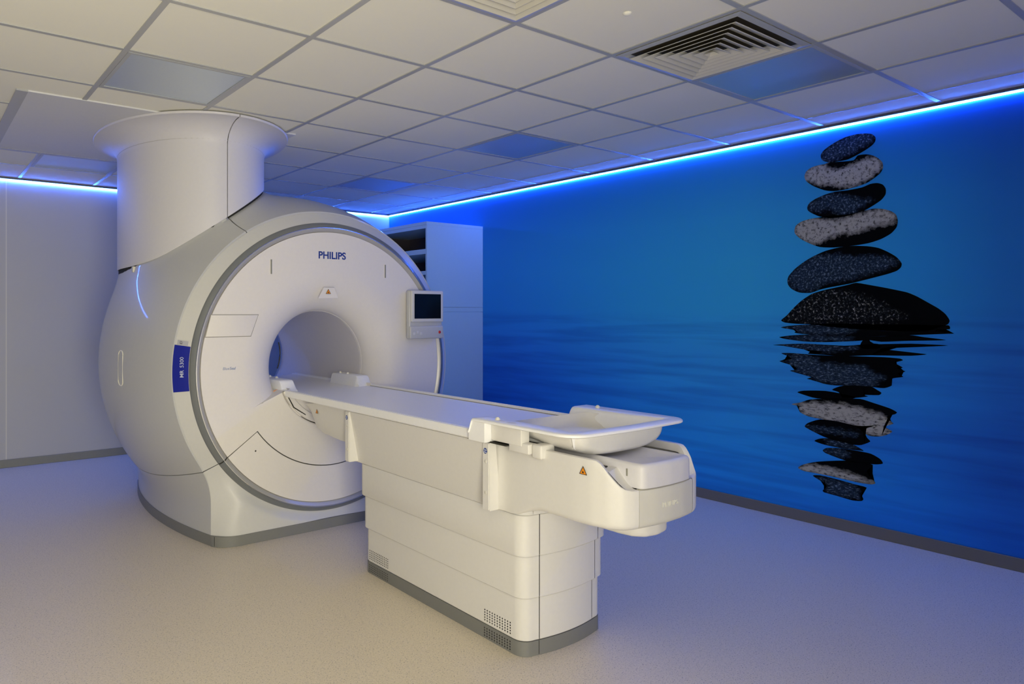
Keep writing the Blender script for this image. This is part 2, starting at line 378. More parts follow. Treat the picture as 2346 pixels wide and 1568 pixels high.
# ------------------------------------------------------------------ mural
mural = thing('wall_mural', MURAL_AT, 'wall-wide printed mural of stacked black and grey pebbles over blue water', 'mural')
obj('printed_backdrop', B(-.002, .0, YF+.02, -.012, .070, ZC-.017), M['mural'], mural, False)
PRINT_SHAPES=[
 ('printed_pebble','d',[(-4.817,2.329),(-4.837,2.356),(-4.893,2.388),(-4.956,2.41),(-5.018,2.416),(-5.07,2.41),(-5.103,2.398),(-5.12,2.376),(-5.118,2.352),(-5.1,2.331),(-5.063,2.309),(-5.018,2.288),(-4.972,2.272),(-4.925,2.269),(-4.87,2.271),(-4.833,2.287),(-4.819,2.305)],[(-4.817,2.329),(-4.845,2.358),(-4.925,2.399),(-5.002,2.415),(-5.07,2.408),(-5.107,2.391),(-5.1,2.364),(-5.048,2.337),(-5.002,2.312),(-4.941,2.293),(-4.878,2.277),(-4.833,2.291)]),
 ('printed_pebble','l',[(-4.719,2.209),(-4.73,2.238),(-4.763,2.259),(-4.813,2.266),(-4.849,2.266),(-4.861,2.273),(-4.925,2.266),(-5.002,2.261),(-5.025,2.286),(-5.07,2.285),(-5.107,2.271),(-5.136,2.248),(-5.156,2.221),(-5.159,2.188),(-5.143,2.158),(-5.107,2.131),(-5.07,2.111),(-5.018,2.098),(-4.956,2.09),(-4.893,2.089),(-4.837,2.103),(-4.772,2.139),(-4.73,2.176)],[(-4.719,2.209),(-4.731,2.238),(-4.772,2.26),(-4.837,2.264),(-4.849,2.236),(-4.893,2.218),(-4.956,2.222),(-5.018,2.237),(-5.07,2.257),(-5.114,2.255),(-5.147,2.227),(-5.152,2.202),(-5.136,2.175),(-5.107,2.164),(-5.092,2.141),(-5.033,2.117),(-4.972,2.109),(-4.893,2.129),(-4.796,2.153),(-4.734,2.184)]),
 ('printed_pebble','d',[(-4.736,2.011),(-4.751,2.036),(-4.788,2.057),(-4.845,2.076),(-4.901,2.085),(-4.972,2.084),(-5.048,2.09),(-5.092,2.104),(-5.129,2.104),(-5.158,2.09),(-5.173,2.063),(-5.172,2.031),(-5.15,2.001),(-5.107,1.973),(-5.063,1.95),(-5.018,1.938),(-4.964,1.927),(-4.893,1.922),(-4.813,1.94),(-4.763,1.968),(-4.74,1.988)],[(-4.74,2.012),(-4.772,2.042),(-4.845,2.069),(-4.893,2.071),(-4.964,2.047),(-5.048,2.014),(-5.1,2.012),(-5.048,1.977),(-5.002,1.948),(-4.925,1.94),(-4.893,1.966),(-4.861,1.991),(-4.813,1.979),(-4.763,1.981)]),
 ('printed_pebble','l',[(-4.657,1.867),(-4.666,1.898),(-4.7,1.921),(-4.755,1.933),(-4.813,1.936),(-4.893,1.94),(-4.972,1.935),(-5.048,1.947),(-5.107,1.955),(-5.158,1.947),(-5.2,1.929),(-5.225,1.906),(-5.234,1.869),(-5.228,1.833),(-5.2,1.799),(-5.15,1.771),(-5.085,1.752),(-5.002,1.743),(-4.893,1.74),(-4.813,1.749),(-4.755,1.774),(-4.696,1.81),(-4.663,1.844)],[(-4.657,1.867),(-4.67,1.898),(-4.73,1.926),(-4.788,1.93),(-4.861,1.909),(-4.956,1.911),(-5.048,1.931),(-5.121,1.943),(-5.172,1.941),(-5.211,1.916),(-5.225,1.886),(-5.207,1.864),(-5.121,1.856),(-5.048,1.834),(-4.987,1.823),(-4.925,1.825),(-4.861,1.805),(-4.813,1.778),(-4.763,1.778),(-4.7,1.81),(-4.663,1.846)]),
 ('printed_pebble','d',[(-4.613,1.545),(-4.622,1.576),(-4.661,1.62),(-4.721,1.665),(-4.78,1.697),(-4.845,1.723),(-4.925,1.739),(-5.002,1.742),(-5.077,1.734),(-5.136,1.719),(-5.186,1.691),(-5.228,1.659),(-5.253,1.622),(-5.249,1.598),(-5.228,1.579),(-5.186,1.564),(-5.121,1.547),(-5.048,1.529),(-4.987,1.514),(-4.925,1.503),(-4.861,1.492),(-4.813,1.481),(-4.755,1.462),(-4.687,1.466),(-4.64,1.49),(-4.618,1.517)],[(-4.614,1.545),(-4.631,1.585),(-4.713,1.655),(-4.796,1.694),(-4.909,1.692),(-5.01,1.674),(-5.121,1.668),(-5.207,1.649),(-5.235,1.631),(-5.193,1.605),(-5.121,1.58),(-5.048,1.562),(-4.987,1.544),(-4.893,1.535),(-4.829,1.519),(-4.78,1.486),(-4.713,1.477),(-4.64,1.499)]),
 ('printed_pebble','m',[(-4.573,1.286),(-4.609,1.318),(-4.653,1.368),(-4.704,1.416),(-4.763,1.455),(-4.829,1.476),(-4.893,1.49),(-4.972,1.506),(-5.018,1.517),(-5.092,1.501),(-5.165,1.484),(-5.235,1.466),(-5.283,1.452),(-5.331,1.427),(-5.384,1.391),(-5.429,1.36),(-5.461,1.329),(-5.48,1.294),(-5.47,1.271),(-5.429,1.255),(-5.384,1.235),(-5.317,1.229),(-5.193,1.231),(-5.048,1.236),(-4.893,1.246),(-4.772,1.261),(-4.679,1.264),(-4.6,1.271)],[(-4.6,1.291),(-4.661,1.372),(-4.73,1.432),(-4.813,1.467),(-4.909,1.475),(-5.002,1.455),(-5.092,1.423),(-5.165,1.386),(-5.235,1.336),(-5.277,1.313),(-5.193,1.288),(-5.048,1.286),(-4.893,1.285),(-4.746,1.283)]),
 ('printed_reflection','d',[(-4.57,1.239),(-4.658,1.254),(-4.874,1.267),(-5.474,1.267),(-5.48,1.246),(-5.422,1.242),(-5.416,1.232),(-5.501,1.222),(-5.285,1.21),(-5.067,1.192),(-4.749,1.197),(-4.658,1.206),(-4.671,1.221)],[(-4.583,1.24),(-4.732,1.251),(-5.024,1.235),(-4.95,1.205),(-4.749,1.204),(-4.683,1.215)]),
 ('printed_reflection','d',[(-4.561,1.175),(-4.633,1.188),(-4.749,1.197),(-5.067,1.192),(-5.285,1.208),(-5.363,1.198),(-5.465,1.185),(-5.285,1.175),(-5.151,1.165),(-5.088,1.173),(-5.009,1.164),(-4.843,1.152),(-4.716,1.152),(-4.6,1.164)],[(-4.6,1.174),(-4.749,1.189),(-4.994,1.182),(-4.98,1.168),(-4.796,1.159),(-4.658,1.163)]),
 ('printed_reflection','k',[(-5.053,1.17),(-5.088,1.174),(-5.095,1.156),(-5.144,1.149),(-5.137,1.125),(-5.053,1.119),(-5.038,1.139)],[]),
 ('printed_reflection','d',[(-4.522,1.123),(-4.716,1.138),(-4.95,1.134),(-5.06,1.146),(-5.151,1.151),(-5.298,1.159),(-5.474,1.156),(-5.363,1.144),(-5.151,1.126),(-5.233,1.112),(-5.375,1.103),(-5.298,1.09),(-5.095,1.082),(-4.95,1.07),(-4.74,1.075),(-4.843,1.09),(-4.716,1.101),(-4.583,1.119)],[(-4.565,1.123),(-4.716,1.133),(-4.905,1.126),(-5.024,1.124),(-4.95,1.111),(-4.828,1.097),(-4.716,1.108)]),
 ('printed_reflection','d',[(-4.574,1.07),(-4.65,1.074),(-4.796,1.069),(-4.994,1.072),(-5.165,1.075),(-5.246,1.071),(-5.259,1.061),(-5.219,1.045),(-5.259,1.02),(-5.233,1.011),(-5.272,0.998),(-5.233,0.984),(-5.262,0.967),(-5.212,0.955),(-5.199,0.939),(-5.204,0.912),(-5.165,0.893),(-5.095,0.894),(-5.009,0.895),(-4.905,0.886),(-4.828,0.892),(-4.781,0.909),(-4.732,0.914),(-4.773,0.921),(-4.716,0.938),(-4.629,0.958),(-4.671,0.969),(-4.658,0.99),(-4.561,1.017),(-4.642,1.037),(-4.617,1.053)],[(-4.591,1.065),(-4.732,1.063),(-4.796,1.045),(-4.812,1.021),(-4.95,1.009),(-5.067,1.016),(-5.095,0.982),(-5.165,0.955),(-5.13,0.929),(-5.095,0.902),(-4.95,0.894),(-4.796,0.91),(-4.74,0.94),(-4.65,0.959),(-4.675,0.978),(-4.583,1.016),(-4.65,1.037)]),
 ('printed_reflection','k',[(-4.882,0.859),(-4.95,0.89),(-5.095,0.896),(-5.13,0.878),(-5.151,0.864),(-5.137,0.849),(-5.053,0.843),(-5.081,0.836),(-5.016,0.821),(-4.943,0.815),(-4.92,0.846)],[]),
 ('printed_reflection','k',[(-4.675,0.823),(-4.716,0.837),(-4.843,0.847),(-4.95,0.837),(-5.016,0.823),(-4.965,0.805),(-4.796,0.795),(-4.716,0.81)],[]),
 ('printed_reflection','l',[(-4.638,0.742),(-4.692,0.758),(-4.749,0.783),(-4.843,0.799),(-4.95,0.808),(-5.038,0.817),(-5.109,0.8),(-5.192,0.778),(-5.229,0.759),(-5.219,0.746),(-5.178,0.728),(-5.196,0.704),(-5.212,0.691),(-5.185,0.676),(-5.158,0.664),(-5.185,0.656),(-5.206,0.643),(-5.178,0.62),(-5.137,0.604),(-5.081,0.602),(-5.038,0.632),(-5.024,0.65),(-4.912,0.664),(-4.812,0.668),(-4.74,0.676),(-4.692,0.696),(-4.683,0.721),(-4.687,0.734)],[(-4.638,0.741),(-4.757,0.761),(-4.95,0.771),(-5.06,0.751),(-5.165,0.732),(-5.202,0.693),(-5.165,0.667),(-5.199,0.642),(-5.137,0.608),(-5.06,0.623),(-5.024,0.654),(-4.843,0.668),(-4.716,0.686),(-4.687,0.721)]),
 ('printed_reflection','d',[(-4.72,0.609),(-4.74,0.633),(-4.812,0.665),(-4.912,0.666),(-5.024,0.652),(-5.116,0.666),(-5.053,0.634),(-5.06,0.607),(-5.081,0.582),(-5.092,0.567),(-5.045,0.54),(-4.994,0.535),(-4.874,0.551),(-4.828,0.561),(-4.749,0.592)],[(-4.724,0.606),(-4.812,0.613),(-4.95,0.612),(-5.024,0.606),(-5.009,0.591),(-4.874,0.593),(-4.765,0.59)]),
 ('printed_reflection','d',[(-4.779,0.524),(-4.812,0.544),(-4.874,0.554),(-4.994,0.537),(-5.038,0.519),(-5.056,0.506),(-4.95,0.503),(-4.843,0.509)],[(-4.843,0.538),(-4.905,0.546),(-4.994,0.528),(-5.038,0.511),(-4.95,0.512),(-4.874,0.518)]),
 ('printed_reflection','d',[(-4.828,0.473),(-4.851,0.491),(-4.92,0.502),(-5.024,0.501),(-5.095,0.496),(-5.144,0.473),(-5.158,0.448),(-5.116,0.436),(-5.045,0.432),(-4.965,0.43),(-4.89,0.446),(-4.843,0.459)],[(-4.836,0.474),(-4.89,0.489),(-4.965,0.483),(-4.972,0.46),(-4.935,0.449),(-4.867,0.459)]),
 ('printed_reflection','l',[(-4.679,0.337),(-4.716,0.365),(-4.796,0.396),(-4.95,0.43),(-5.045,0.435),(-5.106,0.431),(-5.074,0.389),(-5.095,0.353),(-5.12,0.326),(-5.095,0.313),(-5.024,0.311),(-4.912,0.318),(-4.796,0.322),(-4.716,0.322)],[(-4.679,0.337),(-4.74,0.365),(-4.843,0.369),(-4.98,0.355),(-5.081,0.334),(-5.116,0.324),(-5.009,0.314),(-4.874,0.323),(-4.74,0.321)]),
 ('printed_reflection','d',[(-4.769,0.302),(-4.812,0.313),(-4.905,0.308),(-5.009,0.296),(-5.074,0.289),(-5.045,0.247),(-5.056,0.217),(-5.045,0.203),(-4.994,0.196),(-4.905,0.205),(-4.836,0.211),(-4.828,0.222),(-4.851,0.247),(-4.836,0.269)],[(-4.796,0.299),(-4.905,0.296),(-5.009,0.288),(-5.031,0.252),(-5.024,0.214),(-4.905,0.213),(-4.843,0.221),(-4.867,0.251),(-4.843,0.279)]),
]

def inside(p, poly):
    r = False; n = len(poly)
    for i in range(n):
        a, b = poly[i], poly[i-1]
        if (a[1] > p[1]) != (b[1] > p[1]) and p[0] < (b[0]-a[0])*(p[1]-a[1])/(b[1]-a[1]) + a[0]: r = not r
    return r
def dist(p, poly):
    P = np.array(poly); Q = np.roll(P, 1, 0); d = Q-P; w = np.array(p)-P
    tt = np.clip((w*d).sum(1)/np.maximum((d*d).sum(1), 1e-12), 0, 1)
    return float(np.sqrt(((w-d*tt[:, None])**2).sum(1)).min())
def smooth_poly(P):
    """a closed spline through the traced points"""
    out = []; n = len(P); Q = [np.array(p) for p in P]
    for i in range(n):
        p0, p1, p2, p3 = Q[i-1], Q[i], Q[(i+1) % n], Q[(i+2) % n]
        for t in (0, .33, .67):
            m1, m2 = (p2-p0)*.35, (p3-p1)*.35; L = np.linalg.norm(p2-p1)
            for m in (m1, m2):
                k = np.linalg.norm(m)
                if k > L: m *= L/k
            out.append(tuple((2*t**3-3*t*t+1)*p1 + (t**3-2*t*t+t)*m1 + (-2*t**3+3*t*t)*p2 + (t**3-t*t)*m2))
    return out
NAMES = {}
for nm, kind, outline, lit in PRINT_SHAPES:
    round_it = nm == 'printed_pebble'
    outline = smooth_poly(outline)
    NAMES[nm] = NAMES.get(nm, 0) + 1
    bm = new()
    f = bm.faces.new([bm.verts.new((-.0032, y, z)) for y, z in outline])
    bmesh.ops.triangulate(bm, faces=[f])
    for _ in range(6):
        es = [e for e in bm.edges if e.calc_length() > .022]
        if not es: break
        bmesh.ops.subdivide_edges(bm, edges=es, cuts=1, use_grid_fill=False)
        bmesh.ops.triangulate(bm, faces=[f for f in bm.faces if len(f.verts) > 3])
    vals = []
    for v in bm.verts:
        p = (v.co.y, v.co.z)
        if not lit: vals.append(0.0)
        else:
            d = dist(p, lit); vals.append(min(1.0, max(0.0, .5 + (d if inside(p, lit) else -d)/.07)))
    mm = M[('pebble_' if round_it else 'refl_') + ('d' if kind == 'k' else kind)]
    o = obj(nm, bm, mm, mural, False)
    ca = o.data.attributes.new('face', 'FLOAT', 'POINT'); ca.data.foreach_set('value', vals)

# ------------------------------------------------------------------ ceiling fittings
CP = 'blank recessed ceiling light panels'
def light_panel(i, j0, label):
    x0 = -3.893 + .6*i; y0 = -4.848 + .6*j0; x1 = x0+.6; y1 = y0+.6
    t = thing('ceiling_light_panel', ((x0+x1)/2, (y0+y1)/2, ZC), label, 'light panel', CP)
    bm = new(); a, b = .0125, .030
    for (u0, u1, v0, v1) in ((x0+a, x1-a, y0+a, y0+b), (x0+a, x1-a, y1-b, y1-a), (x0+a, x0+b, y0+b, y1-b), (x1-b, x1-a, y0+b, y1-b)):
        box(bm, u0, u1, v0, v1, ZC-.006, ZC)
    obj('frame', bm, M['panel_frame'], t, False)
    obj('diffuser', B(x0+b, x1-b, y0+b, y1-b, ZC-.003, ZC), M['panel'], t, False)
light_panel(4, -1, 'unlit blue-looking square light panel beside the louvred ceiling vent')
light_panel(4, 2, 'unlit blue-looking square light panel in mid ceiling, alone among white tiles')
light_panel(4, 5, 'unlit blue-looking square light panel over the white shelf cabinet corner')
light_panel(0, 2, 'unlit greyish square light panel just in front of the round ceiling column')
light_panel(0, 6, 'unlit light panel by the back wall, behind the grey ceiling plate')

p = thing('ceiling_plate', (-3.4, -1.98, ZC), 'large flat grey ceiling plate with pale border around the scanner column top', 'ceiling panel')
bm = new()
for (x0, x1, y0, y1) in ((-4.22, -4.165, -2.765, -1.20), (-4.165, -2.62, -1.255, -1.20)): box(bm, x0, x1, y0, y1, ZC-.010, ZC)
obj('border_strip', bm, M['tbar'], p, False)
obj('plate', B(-4.165, -2.62, -2.765, -1.255, ZC-.008, ZC), M['plate'], p, False)

def diffuser(i, j0, label):
    """four-way air diffuser: nested sloping louvre frames, inner edge up in the duct"""
    x0 = -3.893 + .6*i; y0 = -4.848 + .6*j0; cx, cy = x0+.3, y0+.3
    t = thing('ceiling_vent', (cx, cy, ZC), label, 'air vent', 'square louvred ceiling vents')
    bm = new()
    def ring(a, b, za, zb, th=.002):
        q = []
        for (h, z) in ((a, za), (b, zb), (b-th*.3, zb+th), (a-th*.3, za+th)):
            q.append([(cx-h, cy-h, z), (cx+h, cy-h, z), (cx+h, cy+h, z), (cx-h, cy+h, z)])
        grid(bm, np.array(q), close_u=True, close_v=True)
    zt = ZC - .012
    ring(.2875, .262, zt+.004, zt); ring(.262, .245, zt, zt+.012)
    obj('frame', bm, M['panel_frame'], t, False)
    bm = new(); box(bm, cx-.262, cx+.262, cy-.262, cy+.262, ZC-.0012, ZC-.0004)
    obj('duct', bm, M['duct'], t, False)  # dark sheet stands in for the unlit space above the louvres
    for k in range(6):
        bm = new(); a = .248 - k*.038
        # blade hangs 26 mm below the duct mouth at its outer edge and slopes up to the inner edge
        q = []
        for (h, z) in ((a, zt-.012), (a-.046, zt+.010), (a-.049, zt+.010), (a-.004, zt-.013)):
            q.append([(cx-h, cy-h, z), (cx+h, cy-h, z), (cx+h, cy+h, z), (cx-h, cy+h, z)])
        grid(bm, np.array(q), close_u=True, close_v=True)
        obj('louvre', bm, M['vent'], t, False)
    bm = new(); h = .024; v = [bm.verts.new(c) for c in ((cx-h, cy-h, zt-.012), (cx+h, cy-h, zt-.012), (cx+h, cy+h, zt-.012), (cx-h, cy+h, zt-.012), (cx, cy, zt+.008))]
    for k in range(4): bm.faces.new((v[k], v[(k+1) % 4], v[4]))
    obj('centre_cone', bm, M['vent'], t, False)
    return t
diffuser(3, -1, 'square louvred air vent with open dark slots, beside the blue light panel')
diffuser(1, -1, 'square louvred air vent cut off by the top edge of the photo')
bm = new(); dome(bm, (-2.405, -5.163, ZC-.0), .017, -.010)
bmesh.ops.create_circle(bm, cap_ends=True, radius=.017, segments=16, matrix=Matrix.Translation((-2.405, -5.163, ZC)))
tag(obj('ceiling_sensor', bm, M['tile']), 'tiny white round sensor cap on the ceiling left of the louvred vent', 'sensor')

# ------------------------------------------------------------------ shelf cabinet in the corner
cx0, cx1, cy0, cy1, ct = -.707, -.003, -1.668, -.42, 2.193
cab = thing('shelf_cabinet', ((cx0+cx1)/2, (cy0+cy1)/2, 0), 'tall white open-fronted shelf cabinet in the corner behind the scanner', 'cabinet')
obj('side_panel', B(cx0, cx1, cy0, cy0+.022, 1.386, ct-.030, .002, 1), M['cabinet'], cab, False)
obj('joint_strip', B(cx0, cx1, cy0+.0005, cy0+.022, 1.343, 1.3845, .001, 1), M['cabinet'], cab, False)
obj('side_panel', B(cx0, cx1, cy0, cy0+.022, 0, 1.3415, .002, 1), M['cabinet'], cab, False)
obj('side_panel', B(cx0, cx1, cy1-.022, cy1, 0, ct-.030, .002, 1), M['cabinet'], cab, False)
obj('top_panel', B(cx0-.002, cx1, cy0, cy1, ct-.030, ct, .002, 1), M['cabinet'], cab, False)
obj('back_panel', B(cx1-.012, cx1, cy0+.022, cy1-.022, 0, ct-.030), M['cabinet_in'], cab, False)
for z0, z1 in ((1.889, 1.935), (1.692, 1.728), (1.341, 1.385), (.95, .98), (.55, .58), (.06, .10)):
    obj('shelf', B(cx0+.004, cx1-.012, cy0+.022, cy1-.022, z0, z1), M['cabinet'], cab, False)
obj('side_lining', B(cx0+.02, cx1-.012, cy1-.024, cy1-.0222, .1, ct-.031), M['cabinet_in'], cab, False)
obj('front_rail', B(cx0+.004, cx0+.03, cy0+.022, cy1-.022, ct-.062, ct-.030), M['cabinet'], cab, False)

# ================================================================== THE SCANNER
GX, GZ, GY = -2.51, 1.0, -2.2
YS = -2.970                                            # plane of the seam between barrel and front cover
SEAM = math.radians(-144.3)                            # split between barrel covers and base skirt
mri = thing('mri_scanner', (GX, GY, 0), 'large white ring-shaped MRI scanner with round bore and column to the ceiling', 'scanner')

def smax(a, b, k):
    h = np.clip(.5 + .5*(a-b)/k, 0, 1); return b + (a-b)*h + k*h*(1-h)
def R_of(y): return 1.159 - .309*(y-GY)**2
def hw_of(y): return .852 - .17*(y-GY)**2
PC, PA, PB = (-3.100, -2.13), .449, .68                # column plan: ellipse
def pole_x(y, inset):
    q = 1 - ((y-PC[1])/(PB-inset))**2
    if q <= 0: return None
    w = (PA-inset)*math.sqrt(q); return PC[0]-w, PC[0]+w
def pole_d(x, y):
    """rough distance outside the column ellipse"""
    e = math.hypot((x-PC[0])/PA, (y-PC[1])/PB); return max(0.0, (e-1)*.5)
def pole_lift(x, y): return .035*math.exp(-pole_d(x, y)/.055)
def rho_side(phi, y, inset=0.0):
    s, c = math.sin(phi), math.cos(phi); R = R_of(y)
    r = R
    if s < 0:
        ped = hw_of(y)/max(abs(c), .02)
        r = float(smax(R, min(ped, 4.0), .10)); r = min(r, GZ/abs(s))
    elif c < 0:
        px = pole_x(y, .017)
        if px:
            xb = GX + R*c; dl = (GX-px[0])/abs(c)
            if xb < PC[0]:
                r = float(smax(R, min(dl, R+.10), .05)) if dl < R+.15 else R+.10
    return r - inset
def P_side(phi, y, inset=0.0):
    r = rho_side(phi, y, inset); x = GX + r*math.cos(phi); z = GZ + r*math.sin(phi)
    if math.sin(phi) > .2 and math.cos(phi) < .15: z += pole_lift(x, y)
    return (x, y, z)
AX = np.array([GX, 0, GZ])
def radial_in(d):
    def f(P):
        v = np.asarray(P, float) - AX; v[..., 1] = 0
        n = np.linalg.norm(v, axis=-1, keepdims=True); return np.asarray(P) - d*v/n
    return f
def y_in(d):
    def f(P): q = np.array(P, float); q[..., 1] += d; return q
    return f
G1 = math.radians(.16)
TOPSEAM = math.radians(123.5)
ys = np.concatenate([np.linspace(YS+.002, -2.72, 16), np.linspace(-2.70, -1.45, 52)])
def side_panel(name, a, b, n, label=None):
    P = [[P_side(f, y) for y in ys] for f in np.linspace(a, b, n)]
    P = pad(P, radial_in(.012)); return obj(name, grid_bm(P), M['shell'], mri, True, 40, label)
def grid_bm(P, **k):
    bm = new(); grid(bm, P, **k); return bm
side_panel('side_cover', TOPSEAM+G1, math.radians(215.7)-G1, 130)
side_panel('side_cover', math.radians(-35.7)+G1, TOPSEAM-G1, 110)
for a, b in ((math.radians(215.7)+G1, math.radians(232)), (math.radians(308), math.radians(324.3)-G1)):
    side_panel('base_skirt', a, b, 30)

# dark inner shell seen only through the joints
def P_plain(phi, y, d):
    r = rho_side(phi, y, d) if math.sin(phi) < 0 else R_of(y)-d
    return (GX + r*math.cos(phi), y, GZ + r*math.sin(phi))
P = [[P_plain(f, y, .016) for y in np.linspace(YS+.006, -1.46, 40)] for f in np.linspace(math.radians(-52), math.radians(232), 90)]
obj('inner_shell', grid_bm(P), M['dark'], mri)

# front cover band and front skirt: from the outer outline in to the bezel ring
RB, YB_ = .897, -3.030
def front_row(phi, n=22):
    s, c = math.sin(phi), math.cos(phi)
    low = s < math.sin(SEAM) + 1e-6
    ped = hw_of(YS)/max(abs(c), .02) if s < 0 else 0
    un = float(smax(R_of(YS)-.008, min(ped, 4.0), .10)) if s < 0 else R_of(YS)-.008
    out = min(un, GZ/abs(s)) if s < 0 else un
    w = min(1.0, max(0.0, (un - R_of(YS) + .008)/.30)); w = w*w*(3-2*w)   # 0: plain conical band, 1: flat skirt with rounded edge
    cc = (un-RB)*(1-w) + .15*w; pw = 1 + 1.4*w
    row = []
    for k in range(n):
        t = (k/(n-1))**1.6; r = out + (RB-out)*t
        d2 = (un-r)*(1-w) + (hw_of(YS) - r*abs(c))*w; d1 = min(1.0, max(0.0, (r-RB)/.07)); d1 = d1*d1*(3-2*d1)
        u = min(1.0, max(0.0, d2/cc)); y = YS + (YB_ - .036*w*d1 - YS)*(1-(1-u)**pw)
        row.append((GX + r*c, y, GZ + r*s))
    return row
def front_panel(name, a, b, n, mat_):
    P = np.array([front_row(f) for f in np.linspace(a, b, n)])
    P = pad(P, y_in(.012)); return obj(name, grid_bm(P), mat_, mri, True, 40)
front_panel('front_cover', math.radians(-35.7)+G1, math.radians(215.7)-G1, 150, M['band'])
front_panel('front_skirt', math.radians(215.7)+G1, math.radians(324.3)-G1, 110, M['band'])

# base trim strip following the skirt plan
def plan_outline(off):
    pts = []
    for y in np.linspace(-1.35, YS, 24): pts.append((GX-hw_of(y)-off, y))
    h0 = hw_of(YS)
    for k in range(1, 13):
        u = k/12*PI/2; pts.append((GX-h0+.15*(1-math.cos(u))-off*math.cos(u), YS-.096*math.sin(u)-off*math.sin(u)))
    right = [(2*GX-x, y) for x, y in reversed(pts)]
    return pts + right
po = plan_outline(.006)
obj('base_trim', prism(new(), po, 'z', .0005, .060), M['trim'], mri, True, 30, label='grey base trim strip')
for k in (26, len(po)-27):
    tube_ = new(); tube(tube_, [(po[k][0], po[k][1], .006), (po[k][0], po[k][1], .060)], .0016, 6); obj('trim_joint', tube_, M['dark'], mri, False)

# bezel ring, chrome line, silver lip (each split where the panel joint crosses the ring)
def revolve(prof, a, b, n, closed=False):
    F = np.linspace(a, b, n, endpoint=not closed)
    return np.array([[(GX + r*math.cos(f), y, GZ + r*math.sin(f)) for r, y in prof] for f in F])
bez = [(.899, -3.010), (.8985, -3.032), (.893, -3.040), (.872, -3.052), (.868, -3.050), (.868, -3.02)]
lipp = [(.8645, -3.02), (.8645, -3.0525), (.862, -3.0535), (.843, -3.043), (.8388, -3.038), (.8384, -3.02)]
for a, b in ((-35.7+.25, 215.7-.25), (215.7+.25, 324.3-.25)):
    a, b = math.radians(a), math.radians(b); n = 170 if b-a > 3 else 80
    obj('bezel_ring', grid_bm(revolve(bez, a, b, n)), M['bezel'], mri, True, 50, label='dark grey bezel ring')
    obj('lip_ring', grid_bm(revolve(lipp, a, b, n)), M['lip'], mri, True, 50, label='silver inner lip of bezel ring')
obj('chrome_line', grid_bm(revolve([(.868, -3.03), (.868, -3.0545), (.8645, -3.0545), (.8645, -3.03)], 0, 2*PI, 180, True), close_u=True), M['chrome'], mri, True, 50)
obj('backing_disc', grid_bm(revolve([(.905, -2.985), (.55, -2.985), (.365, -2.80)], 0, 2*PI, 96, True), close_u=True), M['groove'], mri)

# cream front disc, drawn in towards the bore; below the table line it stays flat
YD = -3.046
RBORE = .349
def disc_y(r, flat):
    if flat:
        u = max(0.0, (.380-r)/(.380-.366)); return YD + .012*(1-math.sqrt(max(0, 1-u*u)))
    u = min(1.0, max(0.0, (.605-r)/(.605-RBORE))); return YD + .215*(1-math.sqrt(max(0, 1-u*u)))
def disc_rows(a, b, n, r_out, flat):
    r_in = .366 if flat else RBORE
    k = np.linspace(0, 1, 44); rr = r_in + (r_out-r_in)*k**1.7
    rows = []
    for f in np.linspace(a, b, n):
        rows.append([(GX + r*math.cos(f), disc_y(r, flat), GZ + r*math.sin(f)) for r in rr])
    return np.array(rows)
CR = math.radians(22.6)
bm = new()
grid(bm, pad(disc_rows(-CR, PI+CR, 160, .838, False), y_in(.012), 'r'))
for a, b in ((PI+CR, math.radians(215.7)-.003), (math.radians(324.3)+.003, 2*PI-CR)):
    grid(bm, pad(disc_rows(a, b, 20, .838, True), y_in(.012), 'lr'))
grid(bm, pad(disc_rows(math.radians(215.7)-.003, math.radians(324.3)+.003, 90, .6125, True), y_in(.012), 'lr'))
for f in (PI+CR, -CR):                                  # step face between drawn-in and flat part
    rr = [r for r in RBORE + (.838-RBORE)*np.linspace(0, 1, 44)**1.7 if r < .64]
    q = [[(GX + r*math.cos(f), disc_y(r, False), GZ + r*math.sin(f)) for r in rr],
         [(GX + r*math.cos(f), disc_y(max(r, .366), True), GZ + r*math.sin(f)) for r in rr]]
    grid(bm, np.array(q))
bmesh.ops.remove_doubles(bm, verts=bm.verts[:], dist=.0004)
obj('front_disc', bm, M['disc'], mri, True, 30)
q = revolve([(r, YD) for r in np.linspace(.6185, .838, 8)], math.radians(215.7)+.0035, math.radians(324.3)-.0035, 80)
acc = obj('access_panel', grid_bm(pad(q, y_in(.010))), M['disc'], mri, True, 30)
bm = new(); bmesh.ops.create_circle(bm, cap_ends=True, radius=.005, segments=12, matrix=Matrix.Translation((GX-.512, YD-.0012, GZ-.472)) @ Matrix.Rotation(PI/2, 4, 'X'))
obj('panel_screw', bm, M['dark'], acc, False)

# docking piece in the mouth below the table
q = []
for f in np.linspace(PI+CR+.005, 2*PI-CR-.005, 50):
    q.append([(GX + r*math.cos(f), y, GZ + r*math.sin(f)) for r, y in ((.3615, -2.86), (.3615, YD+.006), (.359, YD), (.318, YD), (.315, YD+.004), (.315, -2.86))])
obj('dock_frame', grid_bm(np.array(q)), M['disc'], mri, True, 40)
bm = new(); box(bm, GX-.285, GX+.285, YD+.010, -2.9, .70, .825, .01)
obj('dock_block', bm, M['disc'], mri)
bm = new(); prism(bm, [(GX-.300, .832), (GX-.262, .765), (GX-.185, .715), (GX-.185, .709), (GX-.268, .761), (GX-.307, .832)], 'y', YD+.004, YD-.001)
obj('dock_seam', bm, M['dark'], mri, False)

